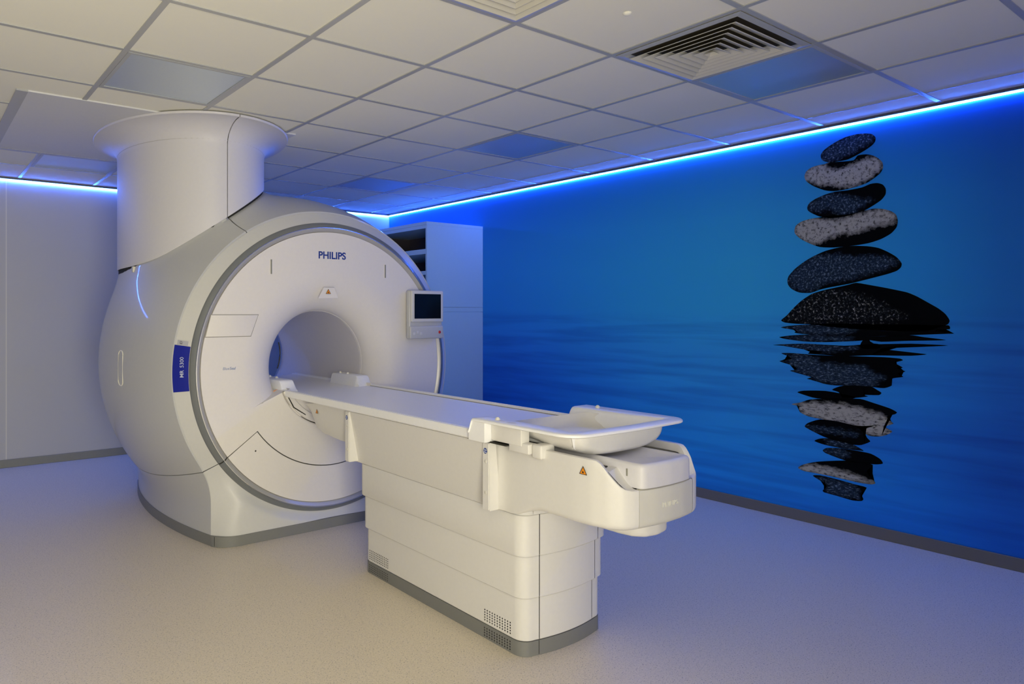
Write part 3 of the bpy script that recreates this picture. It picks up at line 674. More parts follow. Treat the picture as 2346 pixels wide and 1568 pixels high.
# bore tube and rear cover
prof = [(RBORE, -2.832), (.346, -2.825), (.350, -2.80), (.350, -1.62), (.352, -1.60)]
obj('bore_tube', grid_bm(revolve(prof, 0, 2*PI, 96, True), close_u=True), M['disc'], mri, True, 50)
obj('bore_rim', grid_bm(revolve([(RBORE+.003, -2.836), (RBORE-.0012, -2.8350), (RBORE-.0022, -2.829), (RBORE, -2.824)], -CR, PI+CR, 96)), M['disc'], mri)
rr = [.352 + (.90-.352)*k/20 for k in range(21)]
prof = [(r, -1.40 - .20*(1-math.sqrt(max(0, 1-min(1, max(0, (.60-r)/.248))**2)))) for r in rr] + [(.955, -1.42), (.965, -1.45)]
obj('rear_cover', grid_bm(revolve(prof, -PI/2-2.2, -PI/2+2*PI-2.2, 120, True), close_u=True), M['shell'], mri)

# ------------------------------------------------------------------ column to the ceiling
def z_edge(x, y):
    dx = x-GX; q = R_of(y)**2 - dx*dx
    zb = GZ + (math.sqrt(q) if q > 0 else 0.0)
    return float(smax(zb + .040, 1.605, .08)) + .014
def column_panel(name, a, b, n):
    P = []
    for f in np.linspace(a, b, n):
        cx, cy = PC[0] + PA*math.cos(f), PC[1] + PB*math.sin(f)
        nx, ny = math.cos(f)/PA, math.sin(f)/PB; L = math.hypot(nx, ny); nx /= L; ny /= L
        dx, dy = math.cos(f)*.140, math.sin(f)*.185
        ze = z_edge(cx, cy); row = [(cx-.012*nx, cy-.012*ny, ze+.004), (cx-.002*nx, cy-.002*ny, ze), (cx, cy, ze+.003)]
        for z in np.linspace(ze+.02, 2.352, 10): row.append((cx, cy, z))
        for k in range(1, 15):
            al = PI/2*k/14; o = 1-math.cos(al); row.append((cx+dx*o, cy+dy*o, 2.355+.124*math.sin(al)))
        for o, z in ((1.03, 2.479), (1.05, 2.483), (1.055, 2.490), (1.04, 2.4935), (1.0, 2.494)): row.append((cx+dx*o, cy+dy*o, z))
        P.append(row)
    P = np.array(P)
    def inn(Q):
        Q = np.array(Q, float); c = np.array([PC[0], PC[1], 0]); v = c-Q; v[..., 2] = 0
        return Q + v*.03
    P = pad(P, inn, 'ud')
    return obj(name, grid_bm(P), M['column'], mri, True, 35)
g = .006
column_panel('column_front_cover', -PI/2+g, math.radians(25), 60)
column_panel('column_cover', math.radians(25)+.004, 1.5*PI-g, 130)
# dark core behind the column joints
P = []
for f in np.linspace(0, 2*PI, 60, endpoint=False):
    row = []
    for z in (1.66, 2.36, 2.43, 2.465, 2.475):
        k = max(0, (z-2.36)/.124); o = 1-math.sqrt(max(0, 1-k*k)); sc = .982
        x, y = PC[0] + (PA*sc+.13*o)*math.cos(f), PC[1] + (PB*sc+.175*o)*math.sin(f)
        row.append((x, y, (z_edge(x, y)-.030) if z < 2 else z))
    P.append(row)
obj('column_core', grid_bm(np.array(P), close_u=True), M['dark'], mri)
# line round the column where the flare begins
P = []
for f in np.linspace(0, 2*PI, 90, endpoint=False):
    P.append([(PC[0]+(PA+e)*math.cos(f), PC[1]+(PB+e)*math.sin(f), z) for e, z in ((.001, 2.3800), (.0035, 2.3792), (.0035, 2.3772), (.001, 2.3765))])
obj('flare_seam', grid_bm(np.array(P), close_u=True), M['lip'], mri)
# clip under the column edge on the left
x, y = PC[0]+PA*math.cos(math.radians(197)), PC[1]+PB*math.sin(math.radians(197))
obj('cover_clip', B(x-.004, x+.02, y-.016, y+.016, z_edge(x, y)-.040, z_edge(x, y)-.003, .003), M['cowl'], mri)

# ------------------------------------------------------------------ details on the front
def on_disc(dx, dz, e=0.0): return (GX+dx, YD-e, GZ+dz)
lettering('maker_lettering', 'PHILIPS', .062, on_disc(.001, .692, .0006), (1, 0, 0), (0, 0, 1), M['letter_blue'], mri, .0006, .0016)
lettering('series_lettering', 'Blue', .0225, on_disc(-.672, .017, .0006), (1, 0, 0), (0, 0, 1), M['letter_pale'], mri, .0005, 0, 'RIGHT', None, .2)
lettering('series_lettering', 'Seal', .0225, on_disc(-.6705, .017, .0006), (1, 0, 0), (0, 0, 1), M['letter_pale'], mri, .0005, .0003, 'LEFT', None, .2)
for dx in (-.413, .401):
    bm = new(); box(bm, GX+dx-.0085, GX+dx+.0085, YD-.002, YD+.004, GZ+.562, GZ+.656, .0015)
    s = obj('light_slot', bm, M['disc'], mri)
    obj('slot_lens', B(GX+dx-.0045, GX+dx+.0045, YD-.0032, YD, GZ+.566, GZ+.652, .001), M['slot'], s, label='olive grey slot lens')
# warning triangle builder
def triangle(name, origin, X, Y, size, parent, lab='orange warning triangle'):
    X, Y = Vector(X).normalized(), Vector(Y).normalized(); Z = X.cross(Y); o = Vector(origin)
    def poly(k, e):
        return [o + X*a*size*k + Y*b*size*k + Z*e for a, b in ((-.5, -.29), (.5, -.29), (0, .577))]
    bm = new(); bm.faces.new([bm.verts.new(p) for p in poly(1.0, .0008)]); t = obj(name, bm, M['black'], parent, False, label=lab)
    bm = new(); bm.faces.new([bm.verts.new(p) for p in poly(.78, .0014)]); obj('triangle_field', bm, M['orange'], t, False, label='orange triangle field')
    bm = new(); bm.faces.new([bm.verts.new(p) for p in [q - Y*size*.05 for q in poly(.28, .0020)]]); obj('triangle_symbol', bm, M['black'], t, False)
# laser hood: a shallow raised trapezoid
bm = new(); T = [(-.098, .425), (-.062, .494), (.014, .494), (.042, .428)]
va = [bm.verts.new(on_disc(a, b, .001)) for a, b in T]
vb = [bm.verts.new(on_disc(a*.97-.0006, b+(-.002 if b > .46 else .006), .006 if b > .46 else .0016)) for a, b in T]
bm.faces.new(vb)
for i in range(4): bm.faces.new((va[i], va[(i+1) % 4], vb[(i+1) % 4], vb[i]))
hood = obj('laser_hood', bm, M['disc'], mri, False)
triangle('warning_sign', on_disc(-.030, .464, .0062), (1, 0, 0), (0, 0, 1), .036, hood)
# trapezoid touch panel at the left of the disc
def flat_plate(name, pts, th, m, parent, inset=.004):
    c = np.mean(np.array(pts), 0); bm = new(); va = [bm.verts.new(on_disc(a, b, -.002)) for a, b in pts]
    vm = [bm.verts.new(on_disc(a, b, th*.6)) for a, b in pts]
    vb = []
    for a, b in pts:
        d = np.array([a, b]) - c; L = np.linalg.norm(d); k = (L-inset)/L; vb.append(bm.verts.new(on_disc(c[0]+d[0]*k, c[1]+d[1]*k, th)))
    bm.faces.new(vb); n = len(pts)
    for A_, B_ in ((va, vm), (vm, vb)):
        for i in range(n): bm.faces.new((A_[i], A_[(i+1) % n], B_[(i+1) % n], B_[i]))
    return obj(name, bm, m, parent, True, 25)
tp = [(-.772, .324), (-.498, .323), (-.542, .203), (-.800, .204), (-.812, .206)]
flat_plate('control_plate', [(-.778, .323), (-.497, .323), (-.543, .201), (-.8105, .201)], .004, M['disc'], mri)
bm = new(); q = [(-.781, .327), (-.492, .327), (-.540, .197), (-.816, .197)]
bm.faces.new([bm.verts.new(on_disc(a, b, .0007)) for a, b in q]); obj('plate_shadow_gap', bm, M['groove'], mri, False)
# orange label beside the table
bm = new(); bm.faces.new([bm.verts.new((GX+a, y, GZ+b)) for a, y, b in ((-.352, -2.945, -.1415), (-.312, -2.935, -.130), (-.312, -2.935, -.160), (-.345, -2.945, -.158))])
obj('warning_label', bm, M['orange'], mri, False, label='orange warning label')

# blue model label on the front band
def band_pt(r, f, e=.0012):
    y = YS + (YB_-YS)*min(1, max(0, ((R_of(YS)-.008-r)/(R_of(YS)-.008-RB)))**.85); return (GX + r*math.cos(f), y-e, GZ + r*math.sin(f))
def band_label(name, r0, r1, a0, a1, m, parent, e=.0012, n=14):
    return obj(name, grid_bm(np.array([[band_pt(r, f, e) for r in np.linspace(r0, r1, 5)] for f in np.linspace(math.radians(a0), math.radians(a1), n)])), m, parent, True)
lab = band_label('model_label', .972, .9005, 170.6, 186.3, M['blue_label'], mri, .0016)
lab['label'] = 'dark blue model label with white lettering'
c = band_pt(.931, math.radians(178.4), .0045); nrm_x = Vector((0, 0, 1)); inw = Vector((-.80, .60, 0))
inw = Vector(band_pt(.955, PI)) - Vector(band_pt(.91, PI))
L1 = lettering('model_lettering', 'MR', .030, Vector(c) + Vector((0, 0, -.050)), (0, 0, 1), tuple(inw), M['letter_white'], lab, .0004, .0003, 'LEFT')
L2 = lettering('model_lettering', '5300', .030, Vector(c) + Vector((0, 0, .005)), (0, 0, 1), tuple(inw), M['letter_white'], lab, .0004, 0, 'LEFT')
pl_ = band_label('rating_label', .962, .914, 168.9, 170.4, M['paper'], mri, .0016, 4); pl_['label'] = 'small grey rating label'
for k, (r0, r1, a0, a1) in enumerate(((.952, .942, 169.15, 169.3), (.954, .938, 169.5, 169.62), (.951, .940, 169.85, 170.1))):
    band_label('print_line', r0, r1, a0, a1, M['ink'], pl_, .0024, 2)
# oval hatch on the barrel flank
def side_oval(k, y0=-2.49, dy=.030, h=.105):
    pts = []
    for i in range(48):
        t = 2*PI*i/48; cz, sy = (h-dy)*(1 if math.sin(t) > 0 else -1) + dy*math.sin(t), dy*math.cos(t)
        z = cz*k if k != 1 else cz; y = y0 + sy*k; r = R_of(y) + .001
        f = PI - math.asin((z+.005)/r); pts.append((GX + r*math.cos(f), y, GZ + r*math.sin(f)))
    return pts
ov = side_oval(1.0); tb = new(); tube(tb, ov + ov[:2], .0028, 6)
obj('side_hatch', tb, M['knob'], mri)

# display unit at the right of the disc
dx0, dx1, dz0, dz1, dy = GX+.555, GX+.838, GZ+.160, GZ+.486, -3.115
disp = obj('display_unit', B(dx0, dx1, dy+.012, dy+.05, dz0, dz1, .012), M['shell'], mri)
obj('screen_bezel', B(dx0+.010, dx1, dy-.004, dy+.02, dz0+.112, dz1, .010), M['band'], disp)
obj('screen', B(dx0+.033, dx1-.026, dy-.0055, dy, dz0+.136, dz1-.024), M['screen'], disp, False, label='switched-off black screen')
obj('button_bar', B(dx0, dx1+.001, dy-.002, dy+.02, dz0, dz0+.087, .010), M['shell'], disp)
bm = new(); dome(bm, (dx1-.034, dy-.002, dz0+.043), .0105, .006, '-y'); obj('stop_button', bm, M['red'], disp, label='round red stop button')
for k, (bx, bz) in enumerate(((.024, .036), (.052, .045), (.080, .036))):
    obj('push_button', B(dx0+bx, dx0+bx+.018, dy-.0032, dy, dz0+bz-.009, dz0+bz+.009, .001), M['band'], disp)
obj('display_arm', B(dx0+.06, dx0+.20, dy+.04, YD+.01, dz0+.14, dz0+.30, .01), M['band'], mri)
# black tube tracing the dark arc at the bore's rear edge
bm = new(); tube(bm, [(GX + .332*math.cos(f), -1.60, GZ + .332*math.sin(f)) for f in np.linspace(math.radians(16), math.radians(-22), 16)], .006)
obj('bore_rear_arc', bm, M['black'], mri)

# ================================================================== PATIENT TABLE
TX = -2.51
tab = thing('patient_table', (TX, -4.4, 0), 'long cream patient table on a stepped lifting column, docked into the bore', 'patient table')
def plan(hw, yr, yf, bulge=.035, rc=.045, rf=.055):
    """column plan, from front-centre round the LEFT side to the rear and back; returns list of (x,y)"""
    left = []
    n = 8
    xs_ = hw - rf
    for k in range(n+1): x = -xs_*k/n; left.append((x, yf - bulge*(1-(x/hw)**2) - .0))
    y_c = yf - bulge*(1-(xs_/hw)**2)
    for k in range(1, 7):
        a = PI/2*k/6; left.append((-xs_-rf*math.sin(a), y_c + rf*(1-math.cos(a))))
    for k in range(0, 7):
        a = PI/2*k/6; left.append((-hw+rc*(1-math.cos(a)), yr-rc+rc*math.sin(a)))
    right = [(-x, y) for x, y in reversed(left[1:])]
    return [(TX+x, y) for x, y in left + right]
SEAMK = 7                                               # plan index of the joint between front and side sheet
def sheet(pts, z0, z1, closed=False, lip=.012):
    """upright sheet along a plan line with turned-in edges at top and bottom"""
    c = np.array([TX, -4.37])
    rows = []
    for x, y in pts:
        v = c - np.array([x, np.clip(y, -4.8, -3.9)]); v = np.array([TX-x, (-4.37-y)*.0 + (0.0)]); 
        d = np.array([TX-x, (-4.0-y) if y > -4.0 else ((-4.7-y) if y < -4.7 else 0)]); L = np.linalg.norm(d) or 1; d = d/L*lip
        rows.append([(x+d[0], y+d[1], z0), (x+d[0]*.15, y+d[1]*.15, z0), (x, y, z0+.0025), (x, y, z1-.0025), (x+d[0]*.15, y+d[1]*.15, z1), (x+d[0], y+d[1], z1)])
    return grid_bm(np.array(rows))
tiers = [(.060, .2255, .2350, -3.800, -4.930), (.2295, .3915, .2450, -3.788, -4.939), (.3955, .5555, .2550, -3.773, -4.948)]
for k, (z0, z1, hw, yr, yf) in enumerate(tiers):
    P = plan(hw, yr, yf); n = len(P)
    s = obj('column_section', sheet(P[SEAMK:n-SEAMK+1], z0, z1), M['table'], tab, True, 30)
    f = P[n-SEAMK+1:] + P[:SEAMK+0]
    # front sheet, set 3 mm clear of the side sheet
    a = np.array(P[SEAMK]); b = np.array(P[SEAMK-1]); e = tuple(a + (b-a)/np.linalg.norm(b-a)*.0035)
    a2 = np.array(P[n-SEAMK]); b2 = np.array(P[n-SEAMK+1]); e2 = tuple(a2 + (b2-a2)/np.linalg.norm(b2-a2)*.0035)
    obj('front_sheet', sheet([e2] + f + [e], z0, z1), M['table'], s, True, 30)
P = plan(.226, -3.81, -4.922)
obj('column_core', prism(new(), P, 'z', .02, .556), M['dark'], tab, True, 30)
obj('column_cap', prism(new(), plan(.250, -3.80, -4.944), 'z', .555, .640), M['table'], tab, True, 30)
P = plan(.2365, -3.799, -4.9315); n = len(P)
obj('base_trim', prism(new(), P, 'z', .0005, .058), M['trim'], tab, True, 30, label='dark grey base trim strip')
obj('trim_joint', B(P[SEAMK][0]-.0012, P[SEAMK][0]+.0012, P[SEAMK][1]-.0006, P[SEAMK][1]+.01, .004, .0575), M['dark'], tab, False)
# perforated ventilation fields near both ends of the lowest section
for y0, ncol in ((-3.850, 12), (-4.722, 11)):
    bm = new()
    for c_ in range(ncol):
        for r_ in range(11):
            y = y0 - c_*.0148; z = .012 + r_*.0105
            if .054 < z < .066: continue
            x = TX - (.2365 if z < .059 else .2350) - .0006
            q = [bm.verts.new((x, y + .0036*math.cos(PI/3*i), z + .0036*math.sin(PI/3*i))) for i in range(6)]
            bm.faces.new(q)
    obj('vent_perforation', bm, M['black'], tab, False, kind='stuff', label='field of small dark vent holes')

# upper housing between the two flanges: side walls lean out from the column to the table width
def loft(sections, caps=True):
    """sections: list of closed rings (lists of xyz)"""
    bm = new(); V = grid(bm, np.array(sections), close_v=True)
    if caps: bm.faces.new(list(reversed(V[0]))); bm.faces.new(V[-1])
    return bm
def ring_at(y, hb, zb, ht, zt, r=.02):
    """cross-section of the housing at y: bottom half-width hb at zb, top half-width ht at zt"""
    left = [(-hb+r, zb), (-hb+r*.3, zb+r*.3*.4), (-hb, zb+r)]
    left += [(-(hb+(ht-hb)*t), zb+r+(zt-zb-r)*t) for t in (.25, .5, .75, 1.0)]
    pts = left + [(-x, z) for x, z in reversed(left)]
    return [(TX+x, y, z) for x, z in pts]
secs = [ring_at(-3.735, .258, .559, .310, .826, .004), ring_at(-4.30, .260, .559, .311, .826, .004), ring_at(-4.81, .262, .559, .312, .826, .004)]
obj('table_housing', loft(secs), M['table'], tab, True, 30)
# rear housing towards the scanner
secs = []
for y, hb, zb, ht, zt, r in ((-3.745, .270, .641, .292, .826, .03), (-3.60, .270, .641, .292, .826, .035), (-3.40, .268, .652, .290, .824, .045), (-3.315, .264, .668, .288, .818, .05), (-3.265, .256, .700, .286, .812, .05), (-3.225, .246, .742, .284, .805, .03), (-3.212, .235, .775, .270, .798, .01)):
    secs.append(ring_at(y, hb, zb, ht, zt, r))
obj('rear_housing', loft(secs), M['table'], tab, True, 50)
triangle('warning_sign', (TX-.2850, -3.375, .776), (0, -1, 0), (0, 0, 1), .030, tab)
# flanges: upright posts standing out of the side walls
def flange(y0, y1, zb, top_off, bot_off):
    for s in (-1, 1):
        bm = new(); X = lambda d: TX + s*d
        o = .316
        pts = [(X(.255), zb), (X(o), zb), (X(o), .8265), (X(.28), .8265)]
        prism(bm, pts, 'y', y0, y1)
        bmesh.ops.bevel(bm, geom=[e for e in bm.edges if abs(e.verts[0].co.x-X(o)) < 1e-4 and abs(e.verts[1].co.x-X(o)) < 1e-4], offset=.004, segments=2, affect='EDGES')
        fl = obj('docking_flange', bm, M['table'], tab, True, 30)
        yc = (y0+y1)/2
        def disc_on(name, z, r, m, e, lab=None, par=None):
            b2 = new(); bmesh.ops.create_circle(b2, cap_ends=True, radius=r, segments=20, matrix=Matrix.Translation((X(o+e), yc, z)) @ Matrix.Rotation(PI/2, 4, 'Y'))
            return obj(name, b2, m, par or fl, False, label=lab)
        if s < 0:
            disc_on('badge_rim', .794, .0135, M['knob'], .0008)
            bd = disc_on('table_stop_badge', .794, .0115, M['letter_blue'], .0014, 'round blue badge with two white lines of lettering')
            bd.name = 'round_badge'
            for dz, w in ((.0035, 'Table'), (-.0045, 'Stop')):
                lettering('badge_lettering', w, .0085, (X(o+.002), yc, .794+dz), (0, -1, 0), (0, 0, 1), M['letter_white'], bd, .0002, .0003)
            for z in (.752, .630):
                b2 = new(); dome(b2, (X(o), yc, z), .0078, .0022, '-x'); obj('push_button', b2, M['cowl'], fl)
flange(-3.775, -3.735, .566, 0, 0)
flange(-4.835, -4.795, .560, 0, 0)

# front housing: side walls, rounded end cowl, lid
FR = [(-.272, -4.80), (-.264, -4.87), (-.268, -5.00), (-.268, -5.22), (-.262, -5.29), (-.245, -5.345), (-.215, -5.385), (-.18, -5.401), (-.151, -5.407), (-.08, -5.418), (0, -5.422)]
FR = FR + [(-x, y) for x, y in reversed(FR[:-1])]
def arc_len(P):
    s = [0]
    for i in range(1, len(P)): s.append(s[-1] + math.dist(P[i], P[i-1]))
    return s
def resample(P, n):
    s = arc_len(P); t = np.linspace(0, s[-1], n); return list(zip(np.interp(t, s, [p[0] for p in P]), np.interp(t, s, [p[1] for p in P])))
FRD = resample(FR, 120)
def top_z(x, y):
    """upper edge of the side wall: level, then a sweeping drop to the lid joint at the end"""
    lo, hi = .737, .834
    u = min(1, max(0, (-5.30-y)/(5.405-5.30))); return hi + (lo-hi)*(u*u*(3-2*u))
def bot_z(y):
    u = min(1, max(0, (-4.90-y)/.16)); return .560 + (.601-.560)*(u*u*(3-2*u))
def wall_rows(pts, zt, zb, rb=.022, th=.022):
    rows = []
    for x, y in pts:
        n_ = np.array([x*1.0, min(0, (y+5.19))*1.0]); L = np.linalg.norm(n_) or 1; n_ /= L
        b, t_ = zb(x, y), zt(x, y); rr = rb*min(1, max(0, (-4.93-y)/.12)) + .003
        row = []
        for k in range(7):
            a = PI/2*k/6; row.append((TX + x - n_[0]*rr*(1-math.sin(a)), y - n_[1]*rr*(1-math.sin(a)), b + rr*(1-math.cos(a))))
        for k in range(1, 9): row.append((TX+x, y, b+rr + (t_-.006-b-rr)*k/8))
        row += [(TX+x-n_[0]*.002, y-n_[1]*.002, t_-.0015), (TX+x-n_[0]*.006, y-n_[1]*.006, t_), (TX+x-n_[0]*th, y-n_[1]*th, t_-.001), (TX+x-n_[0]*(th+.002), y-n_[1]*(th+.002), t_-.03)]
        rows.append(row)
    return np.array(rows)
kl = min(range(len(FRD)), key=lambda i: (FRD[i][0]+.151)**2 + (FRD[i][1]+5.407)**2); kr = len(FRD)-1-kl
zb_ = lambda x, y: bot_z(y)
obj('side_wall', grid_bm(wall_rows(FRD[:kl+1], top_z, zb_)), M['table'], tab, True, 40)
obj('side_wall', grid_bm(wall_rows(FRD[kr:], top_z, zb_)), M['table'], tab, True, 40)
def gapd(P, i0, i1):
    Q = P[i0:i1+1]; a, b = np.array(Q[0]), np.array(Q[1]); Q[0] = tuple(a + (b-a)*min(.9, .0022/np.linalg.norm(b-a)))
    a, b = np.array(Q[-1]), np.array(Q[-2]); Q[-1] = tuple(a + (b-a)*min(.9, .0022/np.linalg.norm(b-a))); return Q
cowl = obj('end_cowl', grid_bm(pad(wall_rows(gapd(FRD[:], kl, kr), lambda x, y: .736, zb_), y_in(.01), 'ud')), M['cowl'], tab, True, 40)
# embossed maker name, letter by letter along the curved cowl
letters = 'PHILIPS'; wd = [.0160, .0175, .0082, .0138, .0082, .0158, .0142]; pos = -.047
for ch, w in zip(letters, wd):
    x = pos + w/2; pos += w
    i = min(range(kl, kr), key=lambda i: abs(FRD[i][0]-x)); a, b = np.array(FRD[i-1]), np.array(FRD[i+1]); d = (b-a)/np.linalg.norm(b-a)
    nx, ny = d[1], -d[0]
    if ny > 0: nx, ny = -nx, -ny
    lettering('embossed_letter', ch, .025, (TX+x+nx*.0006, np.interp(x, [FRD[i-1][0], FRD[i+1][0]], [FRD[i-1][1], FRD[i+1][1]])+ny*.0006, .672), (d[0], d[1], 0), (0, 0, 1), M['emboss'], cowl, .0012, .0)
# floor of the housing and under-block
bm = new(); prism(bm, [(TX+x*.94, y*.999+.004) for x, y in FRD], 'z', .613, .640); obj('housing_floor', bm, M['cowl'], tab, True, 30)
ub = [(-.095, -4.96), (-.105, -5.00), (-.105, -5.28), (-.094, -5.335), (-.062, -5.366), (0, -5.377)]
ub = ub + [(-x, y) for x, y in reversed(ub[:-1])]; UBD = resample(ub, 60)
rows = []
for x, y in UBD:
    row = []
    for k in range(7):
        a = PI/2*k/6; s = .016*(1-math.sin(a)); row.append((TX + x*(1-s/.11), y + (s if y < -5.2 else 0)*min(1, (-5.2-y)/.12 if y < -5.2 else 0), .547 + .020*(1-math.cos(a))))
    row.append((TX+x, y, .626)); rows.append(row)
bm = new(); V = grid(bm, np.array(rows)); bm.faces.new([r[0] for r in V])
obj('under_block', bm, M['table'], tab, True, 45)
# arched neck where the housing runs down into the column front
rows = []
for k in range(25):
    a = -PI/2 + PI*k/24; x = .20*math.sin(a)
    row = []
    for j in range(9):
        u = j/8; z = .5585 + .075*u; fl = u*u*.10
        row.append((TX + x*(1+.15*u), -4.946-.034*(1-(x/.253)**2) - fl - .003, z))
    rows.append(row)
obj('column_neck', grid_bm(np.array(rows)), M['table'], tab, True, 40)

# lid block between the walls with a dished top
FI = [(x*.80, y+.004 if y < -5.3 else y) for x, y in FR]
lid_line = [(-.144, -4.95), (-.147, -5.30), (-.147, -5.383), (-.142, -5.402), (-.130, -5.4105), (-.08, -5.4180), (0, -5.4220)]
lid_line = lid_line + [(-x, y) for x, y in reversed(lid_line[:-1])]; LD = resample(lid_line, 110)
rows = []
for x, y in LD:
    tz = .822
    row = [(TX+x, y, .739), (TX+x, y, tz-.016)]
    for k in range(1, 7):
        a = PI/2*k/6; ins = .016*(1-math.cos(a)); row.append((TX + x*(1-ins/.147), y + ins*min(1, max(0, (-5.35-y)/.08)), tz-.016+.016*math.sin(a)))
    for s in (.85, .7, .5, .3, .1, 0):
        xx = x*s; yt = max(y, -5.24); y_in_ = yt + (y-yt)*s
        row.append((TX+xx, y_in_, tz - .018*(1-(s/.95)**2)*1.0))
    rows.append(row)
lid = obj('housing_lid', grid_bm(pad(np.array(rows), y_in(0), '')), M['column'], tab, True, 45)
obj('lid_joint', grid_bm(np.array([[(TX+x*1.0005, y-.0004, .7362), (TX+x*1.0005, y-.0004, .7395)] for x, y in LD if y < -5.385])), M['groove'], tab, False)
# gutters between lid and walls
for s in (-1, 1):
    A_ = resample([(-.146, -4.80), (-.146, -5.30), (-.146, -5.383), (-.143, -5.400)], 40); W_ = resample([(x+.012, y+.004) for x, y in FRD[:kl]], 40)
    gt = obj('gutter', grid_bm(np.array([[(2*TX-p[0] if s > 0 else p[0], p[1], p[2]) for p in r] for r in [[(TX+(a[0]+(w[0]-a[0])*t), a[1]+(w[1]-a[1])*t, max(.733, min(.797, top_z(*w)-.006))) for t in np.linspace(0, 1, 4)] for a, w in zip(A_, W_)]])), M['table'], tab, True, 30)
bm = new(); box(bm, TX-.205, TX-.175, -5.29, -5.25, .798, .8025); obj('gutter_slot', bm, M['black'], tab, False)
obj('latch_slot', B(TX-.1495, TX-.146, -5.352, -5.348, .775, .800), M['slot'], tab, False)
triangle('warning_sign', (TX-.2695, -5.262, .789), (0, -1, 0), (0, 0, 1), .034, tab)

# ------------------------------------------------------------------ table top
def slab_ring(y, hw, zb, rim, low, edge=.034):
    left = [(-hw+.030, zb), (-hw+.006, zb+.001), (-hw, zb+.007), (-hw, rim-.004), (-hw+.003, rim), (-hw+.011, rim), (-hw+.015, rim-.008), (-hw+.022, rim-.008), (-hw+.025, rim-.001), (-hw+.030, rim-.001), (-hw+.037, rim-.010)]
    for t in (.25, .45, .65, .82, .93):
        x = -(hw-.037)*(1-t); left.append((x, low + (rim-.010-low)*(x/(hw-.037))**2))
    pts = left + [(0, low)] + [(-x, z) for x, z in reversed(left)]
    return [(TX+x, y, z) for x, z in pts]
secs = [slab_ring(-1.95, .300, .828, .868, .846), slab_ring(-2.82, .306, .828, .868, .846), slab_ring(-2.90, .322, .829, .869, .848), slab_ring(-3.3, .324, .829, .870, .850), slab_ring(-4.745, .326, .829, .870, .850)]
top = obj('table_top', loft(secs), M['table_top'], tab, True, 30)
for s_ in (-1, 1):
    for d_, z_ in ((.3065, .8632), (.2905, .8624)):
        x = sorted((TX+s_*d_, TX+s_*(d_-.0065))); obj('groove_shade', B(x[0], x[1], -4.74, -2.99, z_-.004, z_), M['groove'], top, False)  # dark strips paint shade into the grooves so the ridges read lighter
# tray floor carrying on at the foot end
secs = [slab_ring(-4.744, .262, .832, .866, .850), slab_ring(-5.20, .262, .832, .866, .850)]
# raised U-shaped tray rim round the foot end
HWT, YT0, YT1, RT = .346, -4.742, -5.285, .085
path = [(-HWT, YT0 - (YT1+RT-YT0)*-0.0)]
ARM = list(np.linspace(YT0, YT0-.026, 8)) + list(np.linspace(YT0-.05, YT1+RT, 14))
path = [(-HWT, y) for y in ARM]
for k in range(1, 13):
    a = PI/2*k/12; path.append((-HWT+RT*(1-math.cos(a)), YT1+RT-RT*math.sin(a)))
for k in range(1, 14): path.append((-HWT+RT + (2*(HWT-RT))*k/14, YT1 - .010*math.sin(PI*k/14)))
for k in range(0, 13):
    a = PI/2*(1-k/12); path.append((HWT-RT*(1-math.cos(a)), YT1+RT-RT*math.sin(a)))
path += [(HWT, y) for y in ARM[::-1][1:]]
rows = []
for i, (x, y) in enumerate(path):
    # inward normal: towards a spine
    sx = max(-HWT+RT+.02, min(HWT-RT-.02, x)); sy = max(y, YT1+RT) if abs(x) < HWT-RT else max(y, YT1+RT)
    d = np.array([sx-x, sy-y]); L = np.linalg.norm(d) or 1; d /= L
    front = min(1, max(0, (-5.10-y)/.12))              # 0 along the sides, 1 round the foot end
    u = min(1.0, max(0.0, (YT0-y)/.026)); ramp = u*u*(3-2*u)         # arms rise out of the slab edge
    zr = .870 + .050*ramp
    wl = .105 - .030*front
    prof = [(.085, zr-.016), (.020, zr-.0145), (.006, zr-.013), (.001, zr-.010), (0, zr-.006), (.001, zr-.003), (.005, zr), (wl-.02, zr), (wl-.006, zr-.003), (wl+.002, zr-.012), (wl+.018, .862), (wl+.030, .851)]
    rows.append([(TX + x + d[0]*a, y + d[1]*a, z) for a, z in prof])
tray = obj('foot_tray', grid_bm(pad(np.array(rows), y_in(.002), '')), M['table_top'], tab, True, 40)
# tray floor and bowl
bm = new()
box(bm, TX-.212, TX+.212, -5.195, -4.72, .840, .853, .004)
obj('tray_floor', bm, M['table_top'], tab, True, 40)
bowl = []
BS = [(-4.86, .225, .055), (-4.95, .245, .075), (-5.04, .256, .085), (-5.12, .259, .090), (-5.185, .259, .090)]
BS += [(-5.185-.052*math.sin(PI/2*k/9), .259-.052*(1-math.cos(PI/2*k/9)), .090-.022*(1-math.cos(PI/2*k/9))) for k in range(1, 10)]
for y, w, d in BS:
    ring = []
    for i in range(33):
        t = PI*i/32; e = 2/2.9
        ring.append((TX - w*math.copysign(abs(math.cos(t))**e, math.cos(t)), y, .907 - d*math.sin(t)**e))
    bowl.append(ring)
bm = new(); V = grid(bm, np.array(bowl)); bm.faces.new(V[-1]); bm.faces.new(list(reversed(V[0])))
obj('tray_bowl', bm, M['table'], tab, True, 80)
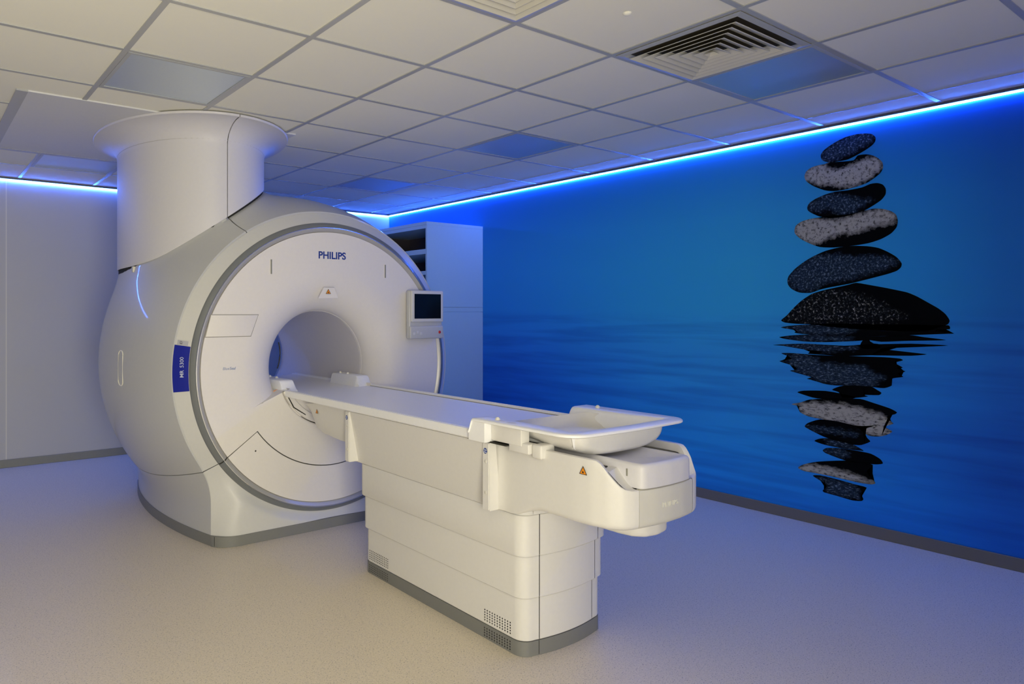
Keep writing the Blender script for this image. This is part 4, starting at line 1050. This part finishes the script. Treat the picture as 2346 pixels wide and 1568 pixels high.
# carriage pieces visible between tray and housing
for s in (-1, 1):
    def bx(name, d0, d1, y0, y1, z0, z1, bev, m=M['table'], sm=True):
        x = sorted((TX+s*d0, TX+s*d1)); return obj(name, B(x[0], x[1], y0, y1, z0, z1, bev), m, tab, sm, 30)
    q = [(-4.835, .831), (-4.742, .831), (-4.742, .862)]
    for k in range(9):
        u = k/8; q.append((YT0 - .026*u, .870 + .050*u*u*(3-2*u) - .010))
    q.append((-4.835, .910)); x = sorted((TX+s*.262, TX+s*.3405))
    obj('tray_side_block', prism(new(), q, 'x', x[0], x[1]), M['table_top'], tab, True, 30)
    bx('tray_side_panel', .262, .306, -5.000, -4.836, .838, .908, .003)
    bx('tray_foot', .255, .303, -5.035, -4.93, .812, .850, .005)
    bx('slot_shadow', .23, .312, -4.925, -4.70, .8275, .833, 0, M['dark'], False)  # dark strip put in as the shade of the slot
    bx('tray_support', .215, .290, -5.085, -5.036, .800, .852, .008)
# raised connector blocks at the head end and round fasteners
def fasteners(yk, zt, s, par, plate=True, xk=.290):
    x = TX + s*xk
    bm = new(); dome(bm, (x, yk, zt), .0105, .012); bmesh.ops.create_cone
    obj('fastener_knob', bm, M['knob'], par, label='cream round knob')
    if plate:
        bm = new(); q = []
        for i in range(24):
            t = 2*PI*i/24; q.append(bm.verts.new((x + s*.004 + .014*math.cos(t), yk-.075 + (.030 if math.sin(t) < 0 else .016)*math.sin(t), zt+.0009)))
        bm.faces.new(q); obj('fastener_slot', bm, M['knob'], par, False, label='cream teardrop slot')
        bm = new(); q = [bm.verts.new((x + s*.004 + .008*math.cos(2*PI*i/16), yk-.020+.026*math.sin(2*PI*i/16), zt+.0009)) for i in range(16)]
        bm.faces.new(q); obj('fastener_slot', bm, M['knob'], par, False, label='cream teardrop slot')
for s in (-1, 1):
    fasteners(-4.865, .920, s, tray, True, .298)
    secs = []
    for y, h in ((-3.010, .0), (-2.995, .012), (-2.975, .046), (-2.965, .058), (-2.953, .062), (-2.66, .062), (-2.645, .058), (-2.63, .0)):
        z = .860; a, b = .222, .3215
        q = [(a-.012, z-.02), (a+.0, z+h*.6), (a+.008, z+h-.003), (a+.014, z+h), (b-.010, z+h), (b-.002, z+h-.004), (b, z+h*.6), (b, z-.02)]
        secs.append([(TX+s*x, y, zz) for x, zz in q])
    blk = obj('connector_block', loft(secs), M['table_top'], tab, True, 40)
    fasteners(-2.80, .922, s, blk, False, .262); fasteners(-2.70, .922, s, blk, False, .262)
